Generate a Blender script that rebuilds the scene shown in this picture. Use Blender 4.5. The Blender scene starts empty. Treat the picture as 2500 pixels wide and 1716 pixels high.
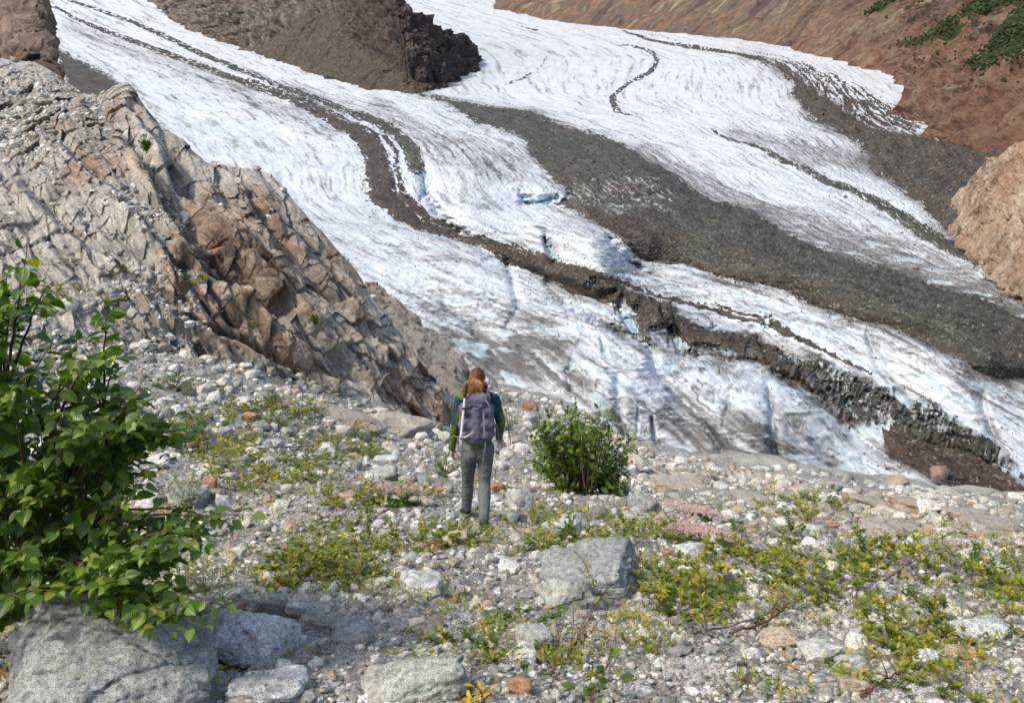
import bpy, math, random
import numpy as np
from mathutils import Vector
from mathutils.bvhtree import BVHTree

S = bpy.context.scene
COL = S.collection
# ------------------------------------------------------------------ camera, sky, sun
PITCH = math.radians(15.0)
CAMZ = 1.65
cam_d = bpy.data.cameras.new('camera')
cam = bpy.data.objects.new('camera', cam_d)
COL.objects.link(cam)
cam.location = (0, 0, CAMZ)
cam.rotation_euler = (math.pi/2 - PITCH, 0, 0)
cam_d.lens = 35.0
cam_d.sensor_width = 36.0
cam_d.clip_start = 0.1
cam_d.clip_end = 30000
S.camera = cam

SUN_DIR = Vector((-0.55, -0.36, 0.76)).normalized()      # towards the sun
w = bpy.data.worlds.new('World')
S.world = w
w.use_nodes = True
nt = w.node_tree
nt.nodes.clear()
sky = nt.nodes.new('ShaderNodeTexSky')
sky.sky_type = 'NISHITA'
sky.sun_disc = False
sky.sun_elevation = math.asin(SUN_DIR.z)
sky.sun_rotation = math.atan2(SUN_DIR.x, SUN_DIR.y)
sky.air_density = 1.0
sky.dust_density = 2.5
bg = nt.nodes.new('ShaderNodeBackground')
bg.inputs[1].default_value = 0.15
wo = nt.nodes.new('ShaderNodeOutputWorld')
nt.links.new(sky.outputs[0], bg.inputs[0])
nt.links.new(bg.outputs[0], wo.inputs[0])
sd = bpy.data.lights.new('sun', 'SUN')
sd.energy = 2.0
sd.angle = math.radians(6.0)
sd.color = (1.0, 0.95, 0.87)
sun = bpy.data.objects.new('sun', sd)
COL.objects.link(sun)
sun.rotation_euler = (-SUN_DIR).to_track_quat('-Z', 'Y').to_euler()
S.view_settings.view_transform = 'Standard'
S.view_settings.look = 'None'
S.view_settings.exposure = 0.62
S.view_settings.gamma = 1.0
S.view_settings.use_white_balance = True
S.view_settings.white_balance_temperature = 6900
S.view_settings.white_balance_tint = 8
S.cycles.max_bounces = 6
S.cycles.transparent_max_bounces = 6

# ------------------------------------------------------------------ numpy helpers
FP, CX, CY = 2259.0, 1162.0, 797.5           # focal length and centre of the 2324 x 1595 view used for tracing
sP, cP = math.sin(PITCH), math.cos(PITCH)

def unproj(px, py, D):
    px = np.asarray(px, float); py = np.asarray(py, float); D = np.asarray(D, float)
    x = (px - CX)/FP; u = (CY - py)/FP
    dy = cP + u*sP; dz = -sP + u*cP
    k = D/dy
    return np.stack([x*k, D + 0*x, CAMZ + dz*k], -1)

def proj(P):
    P = np.asarray(P, float)
    X = P[..., 0]; Y = P[..., 1]; Z = P[..., 2] - CAMZ
    f = Y*cP - Z*sP
    u = Y*sP + Z*cP
    return CX + FP*X/f, CY - FP*u/f

_rs = np.random.RandomState(7)
_perm = _rs.permutation(4096).astype(np.int32)
_g2 = _rs.rand(4096)*2*math.pi
_G2x, _G2y = np.cos(_g2), np.sin(_g2)
_g3 = _rs.randn(4096, 3); _g3 /= np.linalg.norm(_g3, axis=1)[:, None]
_R3 = _rs.rand(4096, 3)

def _h2(i, j):
    return _perm[(_perm[i & 4095] + j) & 4095]

def _h3(i, j, k):
    return _perm[(_perm[(_perm[i & 4095] + j) & 4095] + k) & 4095]

def n2(x, y, seed=0):
    x = np.asarray(x, float) + seed*17.13; y = np.asarray(y, float) + seed*31.7
    i = np.floor(x).astype(np.int32); j = np.floor(y).astype(np.int32)
    fx = x - i; fy = y - j
    u = fx*fx*fx*(fx*(fx*6-15)+10); v = fy*fy*fy*(fy*(fy*6-15)+10)
    r = 0
    for a in (0, 1):
        for b in (0, 1):
            h = _h2(i+a, j+b)
            d = _G2x[h]*(fx-a) + _G2y[h]*(fy-b)
            r = r + d*(u if a else 1-u)*(v if b else 1-v)
    return r*1.6

def n3(x, y, z, seed=0):
    x = np.asarray(x, float) + seed*17.13; y = np.asarray(y, float) + seed*31.7; z = np.asarray(z, float) + seed*5.3
    i = np.floor(x).astype(np.int32); j = np.floor(y).astype(np.int32); k = np.floor(z).astype(np.int32)
    fx = x - i; fy = y - j; fz = z - k
    u = fx*fx*(3-2*fx); v = fy*fy*(3-2*fy); q = fz*fz*(3-2*fz)
    r = 0
    for a in (0, 1):
        for b in (0, 1):
            for c in (0, 1):
                h = _h3(i+a, j+b, k+c)
                g = _g3[h]
                d = g[..., 0]*(fx-a) + g[..., 1]*(fy-b) + g[..., 2]*(fz-c)
                r = r + d*(u if a else 1-u)*(v if b else 1-v)*(q if c else 1-q)
    return r*1.5

def fbm2(x, y, o=4, seed=0, gain=0.5, mode=0):
    r = 0; a = 1.0; f = 1.0
    for k in range(o):
        n = n2(x*f, y*f, seed + k*3)
        if mode == 1: n = np.abs(n)*2 - 0.6
        if mode == 2: n = 0.6 - np.abs(n)*2
        r = r + a*n; a *= gain; f *= 2.03
    return r

def fbm3(P, o=4, seed=0, gain=0.5, mode=0):
    x, y, z = P[..., 0], P[..., 1], P[..., 2]
    r = 0; a = 1.0; f = 1.0
    for k in range(o):
        n = n3(x*f, y*f, z*f, seed + k*3)
        if mode == 1: n = np.abs(n)*2 - 0.6
        if mode == 2: n = 0.6 - np.abs(n)*2
        r = r + a*n; a *= gain; f *= 2.03
    return r

def cells3(P, seed=0, tilt=0.8):
    """blocky fracture relief: nearest cell point carries its own offset and tilted plane"""
    x = P[..., 0] + seed*7.7; y = P[..., 1] + seed*3.1; z = P[..., 2] + seed*1.7
    i = np.floor(x).astype(np.int32); j = np.floor(y).astype(np.int32); k = np.floor(z).astype(np.int32)
    best = np.full(x.shape, 1e9); b2 = np.full(x.shape, 1e9); out = np.zeros(x.shape)
    for a in (-1, 0, 1):
        for b in (-1, 0, 1):
            for c in (-1, 0, 1):
                h = _h3(i+a, j+b, k+c)
                q = _R3[h]
                dx = x - (i+a+q[..., 0]); dy = y - (j+b+q[..., 1]); dz = z - (k+c+q[..., 2])
                d = dx*dx + dy*dy + dz*dz
                g = _g3[(h*7+3) & 4095]
                val = q[..., 0] - 0.5 + tilt*(g[..., 0]*dx + g[..., 1]*dy + g[..., 2]*dz)
                m = d < best
                b2 = np.where(m, best, np.minimum(b2, d))
                out = np.where(m, val, out); best = np.where(m, d, best)
    return out, np.sqrt(b2) - np.sqrt(best)

def sm(a, b, x):
    t = np.clip((x-a)/(b-a), 0, 1)
    return t*t*(3-2*t)

def catmull(A, n):
    """resample A along axis 0 to n samples with a Catmull-Rom curve"""
    A = np.asarray(A, float); m = len(A)
    t = np.linspace(0, m-1, n)
    i = np.minimum(np.floor(t).astype(int), m-2); f = (t - i).reshape((-1,) + (1,)*(A.ndim-1))
    p0 = A[np.maximum(i-1, 0)]; p1 = A[i]; p2 = A[i+1]; p3 = A[np.minimum(i+2, m-1)]
    return 0.5*((2*p1) + (-p0+p2)*f + (2*p0-5*p1+4*p2-p3)*f*f + (-p0+3*p1-3*p2+p3)*f**3)

def linres(A, n):
    A = np.asarray(A, float); m = len(A)
    t = np.linspace(0, m-1, n)
    i = np.minimum(np.floor(t).astype(int), m-2); f = (t - i).reshape((-1,) + (1,)*(A.ndim-1))
    return A[i]*(1-f) + A[i+1]*f

def normals(P):
    du = np.gradient(P, axis=0); dv = np.gradient(P, axis=1)
    n = np.cross(dv, du)
    n /= np.linalg.norm(n, axis=-1, keepdims=True) + 1e-12
    return n

def link(o, parent=None):
    COL.objects.link(o)
    if parent is not None: o.parent = parent
    return o

def mesh_np(name, V, F, mat, parent=None, attrs=None, smooth=True, mats=None):
    """one mesh object from arrays; F is (n, 3) or (n, 4)"""
    me = bpy.data.meshes.new(name)
    V = np.ascontiguousarray(V, np.float32).reshape(-1, 3); F = np.ascontiguousarray(F, np.int32)
    k = F.shape[1]
    me.vertices.add(len(V)); me.vertices.foreach_set('co', V.ravel())
    me.loops.add(F.size); me.loops.foreach_set('vertex_index', F.ravel())
    me.polygons.add(len(F))
    me.polygons.foreach_set('loop_start', np.arange(0, F.size, k, dtype=np.int32))
    me.polygons.foreach_set('loop_total', np.full(len(F), k, np.int32))
    me.update(calc_edges=True)
    me.polygons.foreach_set('use_smooth', np.full(len(F), smooth, bool))
    for an, av in (attrs or {}).items():
        av = np.asarray(av, np.float32)
        if av.size == len(V):
            at = me.attributes.new(an, 'FLOAT', 'POINT'); at.data.foreach_set('value', av.ravel())
        elif av.size == len(V)*3:
            at = me.attributes.new(an, 'FLOAT_VECTOR', 'POINT'); at.data.foreach_set('vector', av.ravel())
    for m in (mats or [mat]): me.materials.append(m)
    o = bpy.data.objects.new(name, me)
    return link(o, parent)

def grid_faces(nu, nv):
    a = np.arange(nu*nv).reshape(nu, nv)
    return np.stack([a[:-1, :-1].ravel(), a[:-1, 1:].ravel(), a[1:, 1:].ravel(), a[1:, :-1].ravel()], 1)

def grid_mesh(name, P, mat, attrs=None, parent=None, smooth=True):
    nu, nv = P.shape[:2]
    return mesh_np(name, P.reshape(-1, 3), grid_faces(nu, nv), mat, parent,
                   {k: v.reshape(nu*nv, -1) for k, v in (attrs or {}).items()}, smooth)

def structure(o):
    o['kind'] = 'structure'; return o

def tag(o, label, cat, group=None, kind=None):
    o['label'] = label; o['category'] = cat
    if group: o['group'] = group
    if kind: o['kind'] = kind
    return o

def empty(name, loc=(0, 0, 0), rotz=0.0, scale=1.0):
    o = bpy.data.objects.new(name, None); o.location = loc; o.rotation_euler = (0, 0, rotz); o.scale = (scale,)*3
    o.empty_display_size = 0.1
    return link(o)

# ------------------------------------------------------------------ material helper
class NT:
    def __init__(s, name):
        s.m = bpy.data.materials.new(name); s.m.use_nodes = True
        s.t = s.m.node_tree; s.t.nodes.clear()
        s.out = s.t.nodes.new('ShaderNodeOutputMaterial')
        s.b = s.n('ShaderNodeBsdfPrincipled'); s.l(s.b.outputs[0], s.out.inputs[0])
        s.b.inputs['Roughness'].default_value = 0.85
        s.b.inputs['Specular IOR Level'].default_value = 0.25
    def n(s, t, **k):
        q = s.t.nodes.new(t)
        for a, v in k.items(): setattr(q, a, v)
        return q
    def l(s, a, b): s.t.links.new(a, b)
    def set(s, sock, v):
        if hasattr(v, 'is_output') or hasattr(v, 'links') and not isinstance(v, (int, float, tuple)): s.l(v, sock)
        elif isinstance(v, tuple) and len(v) == 3 and sock.type == 'RGBA': sock.default_value = (*v, 1)
        else: sock.default_value = v
    def coord(s, kind='Object'):
        return s.n('ShaderNodeTexCoord').outputs[kind]
    def pos(s): return s.n('ShaderNodeNewGeometry').outputs['Position']
    def map(s, vec, scale=(1, 1, 1), rot=(0, 0, 0)):
        q = s.n('ShaderNodeMapping'); s.l(vec, q.inputs[0]); q.inputs['Scale'].default_value = scale; q.inputs['Rotation'].default_value = rot
        return q.outputs[0]
    def noise(s, vec, scale, detail=4, rough=0.55, dist=0.0, color=False):
        q = s.n('ShaderNodeTexNoise'); s.l(vec, q.inputs['Vector'])
        q.inputs['Scale'].default_value = scale; q.inputs['Detail'].default_value = detail
        q.inputs['Roughness'].default_value = rough; q.inputs['Distortion'].default_value = dist
        return q.outputs['Color' if color else 'Fac']
    def vor(s, vec, scale, feature='F1', out='Distance', rnd=1.0):
        q = s.n('ShaderNodeTexVoronoi'); q.feature = feature; s.l(vec, q.inputs['Vector'])
        q.inputs['Scale'].default_value = scale; q.inputs['Randomness'].default_value = rnd
        return q.outputs[out]
    def attr(s, name, out='Fac', typ='GEOMETRY'):
        q = s.n('ShaderNodeAttribute'); q.attribute_name = name; q.attribute_type = typ
        return q.outputs[out]
    def ramp(s, fac, stops, interp='LINEAR'):
        q = s.n('ShaderNodeValToRGB'); s.l(fac, q.inputs[0]); q.color_ramp.interpolation = interp
        e = q.color_ramp.elements
        while len(e) < len(stops): e.new(0.5)
        for i, (p, c) in enumerate(stops):
            e[i].position = p
            if not isinstance(c, tuple): c = (c, c, c)
            e[i].color = (*c, 1)
        return q.outputs[0]
    def mix(s, f, a, b, mode='MIX'):
        q = s.n('ShaderNodeMix'); q.data_type = 'RGBA'; q.blend_type = mode
        s.set(q.inputs[0], f); s.set(q.inputs[6], a); s.set(q.inputs[7], b)
        return q.outputs[2]
    def math(s, op, a, b=0.5, c=None, clamp=False):
        q = s.n('ShaderNodeMath'); q.operation = op; q.use_clamp = clamp
        s.set(q.inputs[0], a); s.set(q.inputs[1], b)
        if c is not None: s.set(q.inputs[2], c)
        return q.outputs[0]
    def nz(s):
        q = s.n('ShaderNodeSeparateXYZ'); s.l(s.n('ShaderNodeNewGeometry').outputs['Normal'], q.inputs[0]); return q.outputs[2]
    def color(s, c): s.set(s.b.inputs['Base Color'], c)
    def bump(s, h, strength=0.5, dist=0.02, prev=None):
        q = s.n('ShaderNodeBump'); s.set(q.inputs['Height'], h); q.inputs['Strength'].default_value = strength
        q.inputs['Distance'].default_value = dist
        if prev is not None: s.l(prev, q.inputs['Normal'])
        s.l(q.outputs[0], s.b.inputs['Normal'])
        return q.outputs[0]

# ------------------------------------------------------------------ glacier
ROWS = np.array([-140, -60, 0, 93, 186, 279, 372, 465, 558, 651, 744, 837, 930, 1023, 1153, 1300, 1500], float)
DIST = np.array([6400, 4700, 3600, 2200, 1300, 760, 480, 345, 265, 215, 180, 158, 143, 130, 116, 103, 90], float)
def Dg(row):
    return np.exp(np.interp(row, ROWS, np.log(DIST)))
def Dg_s(row):      # smoothed version
    o = np.linspace(-40, 40, 17); wgt = np.exp(-(o/22)**2)
    return np.exp(sum(wgt[i]*np.log(Dg(row + o[i])) for i in range(17))/wgt.sum())

LINES = [  # flow lines of the ice, (row, x)
 [(-140, -160), (200, -40), (400, 150), (600, 330), (900, 560), (1160, 800), (1500, 1100)],
 [(-140, 0), (0, 95), (20, 130), (65, 225), (110, 350), (165, 500), (220, 650), (270, 750), (320, 830), (375, 866), (425, 868), (455, 885), (500, 955), (585, 1162), (650, 1375), (710, 1560), (750, 1720), (850, 1862), (920, 1962), (1020, 2090), (1147, 2324), (1500, 3000)],
 [(-140, 560), (0, 700), (215, 960), (235, 1080), (250, 1162), (295, 1307), (345, 1442), (420, 1562), (490, 1712), (575, 1912), (645, 2112), (720, 2324), (1160, 3400), (1500, 4300)],
 [(-140, 800), (0, 1000), (60, 1250), (100, 1420), (135, 1480), (180, 1450), (230, 1440), (290, 1600), (345, 1737), (430, 1912), (530, 2112), (640, 2324), (1160, 3600), (1500, 4500)],
 [(-140, 900), (20, 1150), (70, 1410), (90, 1480), (107, 1562), (130, 1717), (160, 1772), (190, 1802), (220, 1807), (265, 1837), (320, 1937), (390, 1982), (445, 2052), (520, 2142), (580, 2217), (650, 2400), (1160, 3700), (1500, 4700)],
 [(-140, 1000), (50, 1300), (80, 1700), (130, 1900), (250, 2100), (345, 2300), (600, 2760), (1160, 4000), (1500, 5000)],
]
def seg_dist(px, py, pts):
    """distance to a polyline (flat arrays)"""
    d = np.full(px.shape, 1e9)
    for (x0, y0), (x1, y1) in zip(pts[:-1], pts[1:]):
        dx, dy = x1-x0, y1-y0
        t = np.clip(((px-x0)*dx + (py-y0)*dy)/(dx*dx+dy*dy+1e-9), 0, 1)
        d = np.minimum(d, np.hypot(px-x0-t*dx, py-y0-t*dy))
    return d
def stroke(px, py, pts):
    """signed distance to a stroke whose half width varies: pts (x, y, halfwidth)"""
    d = np.full(px.shape, 1e9)
    for (x0, y0, w0), (x1, y1, w1) in zip(pts[:-1], pts[1:]):
        dx, dy = x1-x0, y1-y0
        t = np.clip(((px-x0)*dx + (py-y0)*dy)/(dx*dx+dy*dy+1e-9), 0, 1)
        d = np.minimum(d, np.hypot(px-x0-t*dx, py-y0-t*dy) - (w0 + t*(w1-w0)))
    return d
def poly_sd(px, py, pts):
    d = seg_dist(px, py, list(pts) + [pts[0]])
    ins = np.zeros(px.shape, bool)
    n = len(pts)
    for a in range(n):
        x0, y0 = pts[a]; x1, y1 = pts[(a+1) % n]
        if y0 == y1: continue
        c = ((y0 > py) != (y1 > py)) & (px < (x1-x0)*(py-y0)/(y1-y0) + x0)
        ins ^= c
    return np.where(ins, -d, d)
class Field:
    """signed distance stored on a coarse raster of the traced view, sampled bilinearly"""
    def __init__(s, fn, step=4.0):
        s.x0, s.y0, s.st = -260.0, -160.0, step
        xs = np.arange(s.x0, 2600, step); ys = np.arange(s.y0, 1520, step)
        X, Y = np.meshgrid(xs, ys); s.a = fn(X, Y)
    def __call__(s, px, py):
        u = np.clip((px-s.x0)/s.st, 0, s.a.shape[1]-1.001); v = np.clip((py-s.y0)/s.st, 0, s.a.shape[0]-1.001)
        i = u.astype(int); j = v.astype(int); fu = u-i; fv = v-j; a = s.a
        return (a[j, i]*(1-fu)+a[j, i+1]*fu)*(1-fv) + (a[j+1, i]*(1-fu)+a[j+1, i+1]*fu)*fv

def q1(L): return [(x/2, y/2) + tuple(r) for x, y, *r in L]
def q2(L): return [(1162+x/2, y/2) + tuple(r) for x, y, *r in L]
def q4(L): return [(1162+x/2, 797.5+y/2) + tuple(r) for x, y, *r in L]

MAIN_UP = [(940, 205), (962, 216), (1080, 236)] + q2([(0, 500), (100, 510), (200, 555), (290, 590), (440, 630), (560, 690), (650, 750), (800, 840), (950, 920), (1100, 980), (1250, 1060), (1500, 1150), (1700, 1210), (1900, 1290), (2100, 1350), (2250, 1410), (2324, 1440), (2700, 1600)])
MAIN_LO = [(960, 216), (1000, 228), (1080, 272)] + q2([(0, 600), (60, 650), (130, 750), (200, 840), (260, 890), (215, 935), (350, 1000), (440, 1060), (500, 1100), (600, 1170), (800, 1190), (900, 1240), (1050, 1290), (1300, 1350), (1500, 1440), (1700, 1510), (1900, 1590)]) + q4([(2050, 60), (2150, 120), (2324, 130), (2700, 200)])
F_main = Field(lambda X, Y: poly_sd(X, Y, MAIN_UP + MAIN_LO[::-1]))
RIGHT = q2([(1050, 252), (1110, 258), (1230, 300), (1330, 370), (1440, 460), (1600, 560), (1800, 615), (1980, 630), (2200, 690), (2700, 760), (2700, 1500), (2324, 1330), (2230, 1240), (2110, 1165), (1960, 1040), (1900, 980), (1780, 890), (1640, 780), (1610, 680), (1550, 640), (1350, 530), (1280, 440), (1280, 380), (1210, 320), (1120, 272)])
F_right = Field(lambda X, Y: poly_sd(X, Y, RIGHT))
F_left = Field(lambda X, Y: poly_sd(X, Y, q1([(260, 230), (310, 255), (400, 290), (500, 350), (545, 400), (470, 450), (360, 440), (280, 330)])))
STREAK = q2([(1110, 255), (1300, 280), (1450, 350), (1600, 410), (1750, 500), (1860, 565), (1840, 620), (1600, 570), (1440, 470), (1330, 380), (1230, 310)])
F_streak = Field(lambda X, Y: poly_sd(X, Y, STREAK))
ICY = q2([(260, 880), (330, 860), (420, 800), (560, 800), (700, 850), (730, 930), (640, 980), (520, 985), (420, 960), (300, 960)])
F_icy = Field(lambda X, Y: poly_sd(X, Y, ICY))
B_UP = q1([(1560, 470, 0), (1640, 540, 3)])
MOR1 = [(128, 16, 2), (170, 42, 3), (225, 66, 4), (300, 92, 5), (350, 112, 6), (430, 140, 6), (500, 167, 7), (575, 195, 7), (650, 222, 8), (700, 246, 9), (750, 270, 12), (800, 296, 18), (838, 325, 24), (856, 360, 27), (862, 400, 30), (866, 440, 30), (905, 472, 22), (960, 505, 17), (1040, 540, 16), (1110, 566, 17), (1162, 588, 18), (1230, 607, 20), (1290, 628, 26), (1350, 650, 30), (1390, 668, 26)]
MOR1B = [(150, 0, 2), (200, 15, 3), (300, 50, 4), (390, 90, 5), (450, 120, 6), (560, 165, 5), (650, 200, 6), (730, 228, 6), (780, 248, 8), (850, 275, 10), (900, 302, 12), (935, 345, 17), (945, 385, 20)]
MOR1C = [(110, 12, 1.5), (145, 25, 3), (160, 38, 3), (240, 70, 3), (270, 78, 3)]
MOR1D = [(895, 340, 2), (900, 400, 3), (915, 450, 14), (975, 490, 10), (1030, 518, 8), (1045, 522, 3)]
MOR1E = [(560, 178, 1), (650, 214, 4), (720, 240, 4), (800, 280, 4), (870, 310, 5), (900, 345, 5), (905, 400, 3)]
THIN = q2([(890, 585, 3), (1000, 640, 7), (1060, 655, 9), (1150, 690, 9), (1300, 760, 13), (1500, 860, 18), (1700, 955, 20), (1900, 1062, 24), (2100, 1165, 24), (2200, 1230, 30), (2324, 1300, 36), (2600, 1430, 40)])
THIN = [(x, y, r/2) for x, y, r in THIN]
SCUR = q2([(470, 203, 1), (540, 210, 2), (600, 225, 3), (640, 240, 5), (660, 270, 6), (645, 310, 6), (600, 345, 6), (540, 370, 4), (480, 415, 5), (455, 450, 9), (470, 495, 7), (510, 520, 4), (545, 532, 1)])
SCUR = [(x, y, r*.75+.6) for x, y, r in SCUR]
UPP = q2([(500, 142, 2), (560, 160, 4), (620, 182, 4), (750, 205, 4), (850, 222, 5), (950, 235, 5), (1050, 250, 4), (1130, 265, 6)])
UPP = [(x, y, r*.55+.9) for x, y, r in UPP]
UPP2 = [(x, y, r*.5) for x, y, r in q2([(620, 150, 1), (760, 190, 2), (900, 225, 2), (1000, 240, 1)])]
SML = q2([(160, 255, 2), (140, 290, 3), (110, 318, 2), (60, 350, 4), (20, 370, 4), (-30, 385, 3), (-90, 395, 1)])
SML = [(x, y, r*.5) for x, y, r in SML]
SML2 = [(x, y, r*.5) for x, y, r in q2([(20, 112, 2), (60, 125, 3), (100, 135, 4), (140, 142, 1)])]
F_band = Field(lambda X, Y: np.minimum.reduce([stroke(X, Y, q) for q in (MOR1, MOR1B, MOR1C, MOR1D, MOR1E, THIN, SCUR, UPP, UPP2, SML, SML2)]))
F_m1 = Field(lambda X, Y: stroke(X, Y, MOR1))
F_grn = Field(lambda X, Y: np.minimum.reduce([stroke(X, Y, q) for q in (MOR1B, THIN)]))
# the broken dark band in the lower right: brown rubble, black melt-out ice
BROWN = q2([(0, 1150), (250, 1225), (420, 1285), (620, 1345), (740, 1385), (760, 1440), (900, 1500), (1080, 1530), (1230, 1600), (1260, 1680), (1420, 1790), (1380, 1815), (1150, 1690), (1000, 1590), (800, 1570), (740, 1500), (590, 1530), (570, 1420), (470, 1320), (380, 1360), (250, 1320), (120, 1250), (0, 1210)])
BLACK = q4([(420, -110), (700, -50), (900, 0), (1060, 30), (1180, 20), (1320, 45), (1400, 70), (1560, 110), (1660, 165), (1720, 215), (1780, 280), (1860, 255), (1960, 290), (2060, 350), (2160, 400), (2230, 470), (2324, 560), (2600, 700), (2324, 575), (2180, 495), (2000, 450), (1800, 395), (1740, 350), (1540, 360), (1450, 300), (1370, 190), (1240, 150), (1120, 40), (1000, 30), (860, 0), (740, 0), (640, -40)])
RUBBLE = q4([(1690, 370), (1780, 345), (1900, 370), (2000, 440), (2140, 460), (2230, 540), (2324, 620), (2700, 800), (2600, 1100), (2324, 760), (2040, 680), (2010, 640), (1880, 560), (1790, 520), (1730, 490)])
SPECK = q2([(840, 1375, 4), (960, 1400, 6), (1100, 1450, 7), (1250, 1520, 8)]) + q4([(1380, 0, 7), (1500, 60, 6), (1620, 110, 4)])
STRIP2 = q2([(0, 1130, 4), (150, 1175, 6), (300, 1225, 6), (420, 1270, 8), (520, 1300, 9), (640, 1330, 9), (760, 1370, 9), (900, 1410, 8), (1050, 1462, 8), (1150, 1490, 9), (1250, 1530, 8)])
F_brown = Field(lambda X, Y: poly_sd(X, Y, BROWN))
F_black = Field(lambda X, Y: poly_sd(X, Y, BLACK))
F_rub = Field(lambda X, Y: poly_sd(X, Y, RUBBLE))
F_strip = Field(lambda X, Y: np.minimum(stroke(X, Y, [(x, y, r*.6) for x, y, r in STRIP2]), stroke(X, Y, [(x, y, r*.5) for x, y, r in SPECK])))
# slits and holes in the ice: (points with half width), depth in metres
SLITS = [
 ([(1237, 548, 3), (1244, 562, 11), (1250, 578, 11), (1254, 590, 2)], 7),
 ([(1180, 440, 2), (1200, 452, 10), (1235, 458, 12), (1262, 450, 8)], 6),
 ([(962, 380, 3), (972, 410, 7), (962, 440, 9), (955, 450, 3)], 5),
 ([(895, 385, 1), (899, 420, 3)], 3),
 ([(1480, 940, 1), (1486, 985, 4), (1497, 1015, 7), (1502, 1022, 3)], 5),
 ([(1367, 765, 1), (1371, 788, 7), (1373, 803, 3)], 2.5),
 ([(1310, 822, 2), (1296, 840, 4), (1288, 845, 2)], 2),
 ([(1743, 900, 1), (1752, 950, 3), (1756, 1000, 5), (1762, 1055, 6)], 3),
 ([(1325, 870, .8), (1327, 900, 1)], .8),
 ([(1448, 905, .8), (1450, 940, 1.2), (1445, 985, 1)], .8),
 ([(1400, 895, .5), (1402, 960, 1)], .5),
 ([(2028, 888, 4), (2046, 906, 12), (2058, 925, 7)], 7),
 ([(1500, 700, 2), (1520, 740, 4), (1545, 790, 8), (1552, 800, 2)], 6),
 ([(1405, 690, 2), (1424, 720, 14), (1440, 745, 14)], 4),
 ([(1530, 720, 1), (1545, 760, 5), (1540, 800, 3)], 5),
 ([(1720, 770, 2), (1745, 820, 5), (1760, 860, 3)], 5),
 ([(1800, 820, 2), (1815, 850, 5), (1812, 865, 6)], 6),
 ([(1905, 880, 3), (1925, 930, 9), (1950, 965, 6)], 6),
 ([(1965, 760, 1.5), (1985, 800, 3), (2005, 835, 3)], 3),
 ([(1670, 800, 3), (1660, 812, 3)], 2),
 ([(1565, 1035, 3), (1600, 1042, 6)], 2),
 ([(1662, 1040, 3), (1668, 1052, 5)], 3),
 ([(560, 292, 1), (600, 287, 2), (640, 296, 1)], 1),
 ([(850, 575, 1.5), (890, 570, 2), (935, 572, 1.5)], 1.5), ([(1100, 600, 1), (1130, 590, 4), (1150, 592, 2)], 2),
]
SLITS = [([(x, y, r*.62) for x, y, r in q], dp) for q, dp in SLITS]
F_slit = Field(lambda X, Y: np.minimum.reduce([stroke(X, Y, q)/1.0 for q, _ in SLITS]), 2.0)
F_sdep = Field(lambda X, Y: sum(np.maximum(0, 1 - np.maximum(stroke(X, Y, q), -20)/5.0).clip(0, 1)*dp for q, dp in SLITS), 2.0)

def bump(px, py, x, y, rx, ry, ang=0):
    c, s_ = math.cos(math.radians(ang)), math.sin(math.radians(ang))
    dx, dy = px-x, py-y
    u = (dx*c + dy*s_)/rx; v = (-dx*s_ + dy*c)/ry
    return np.exp(-(u*u+v*v))

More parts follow.
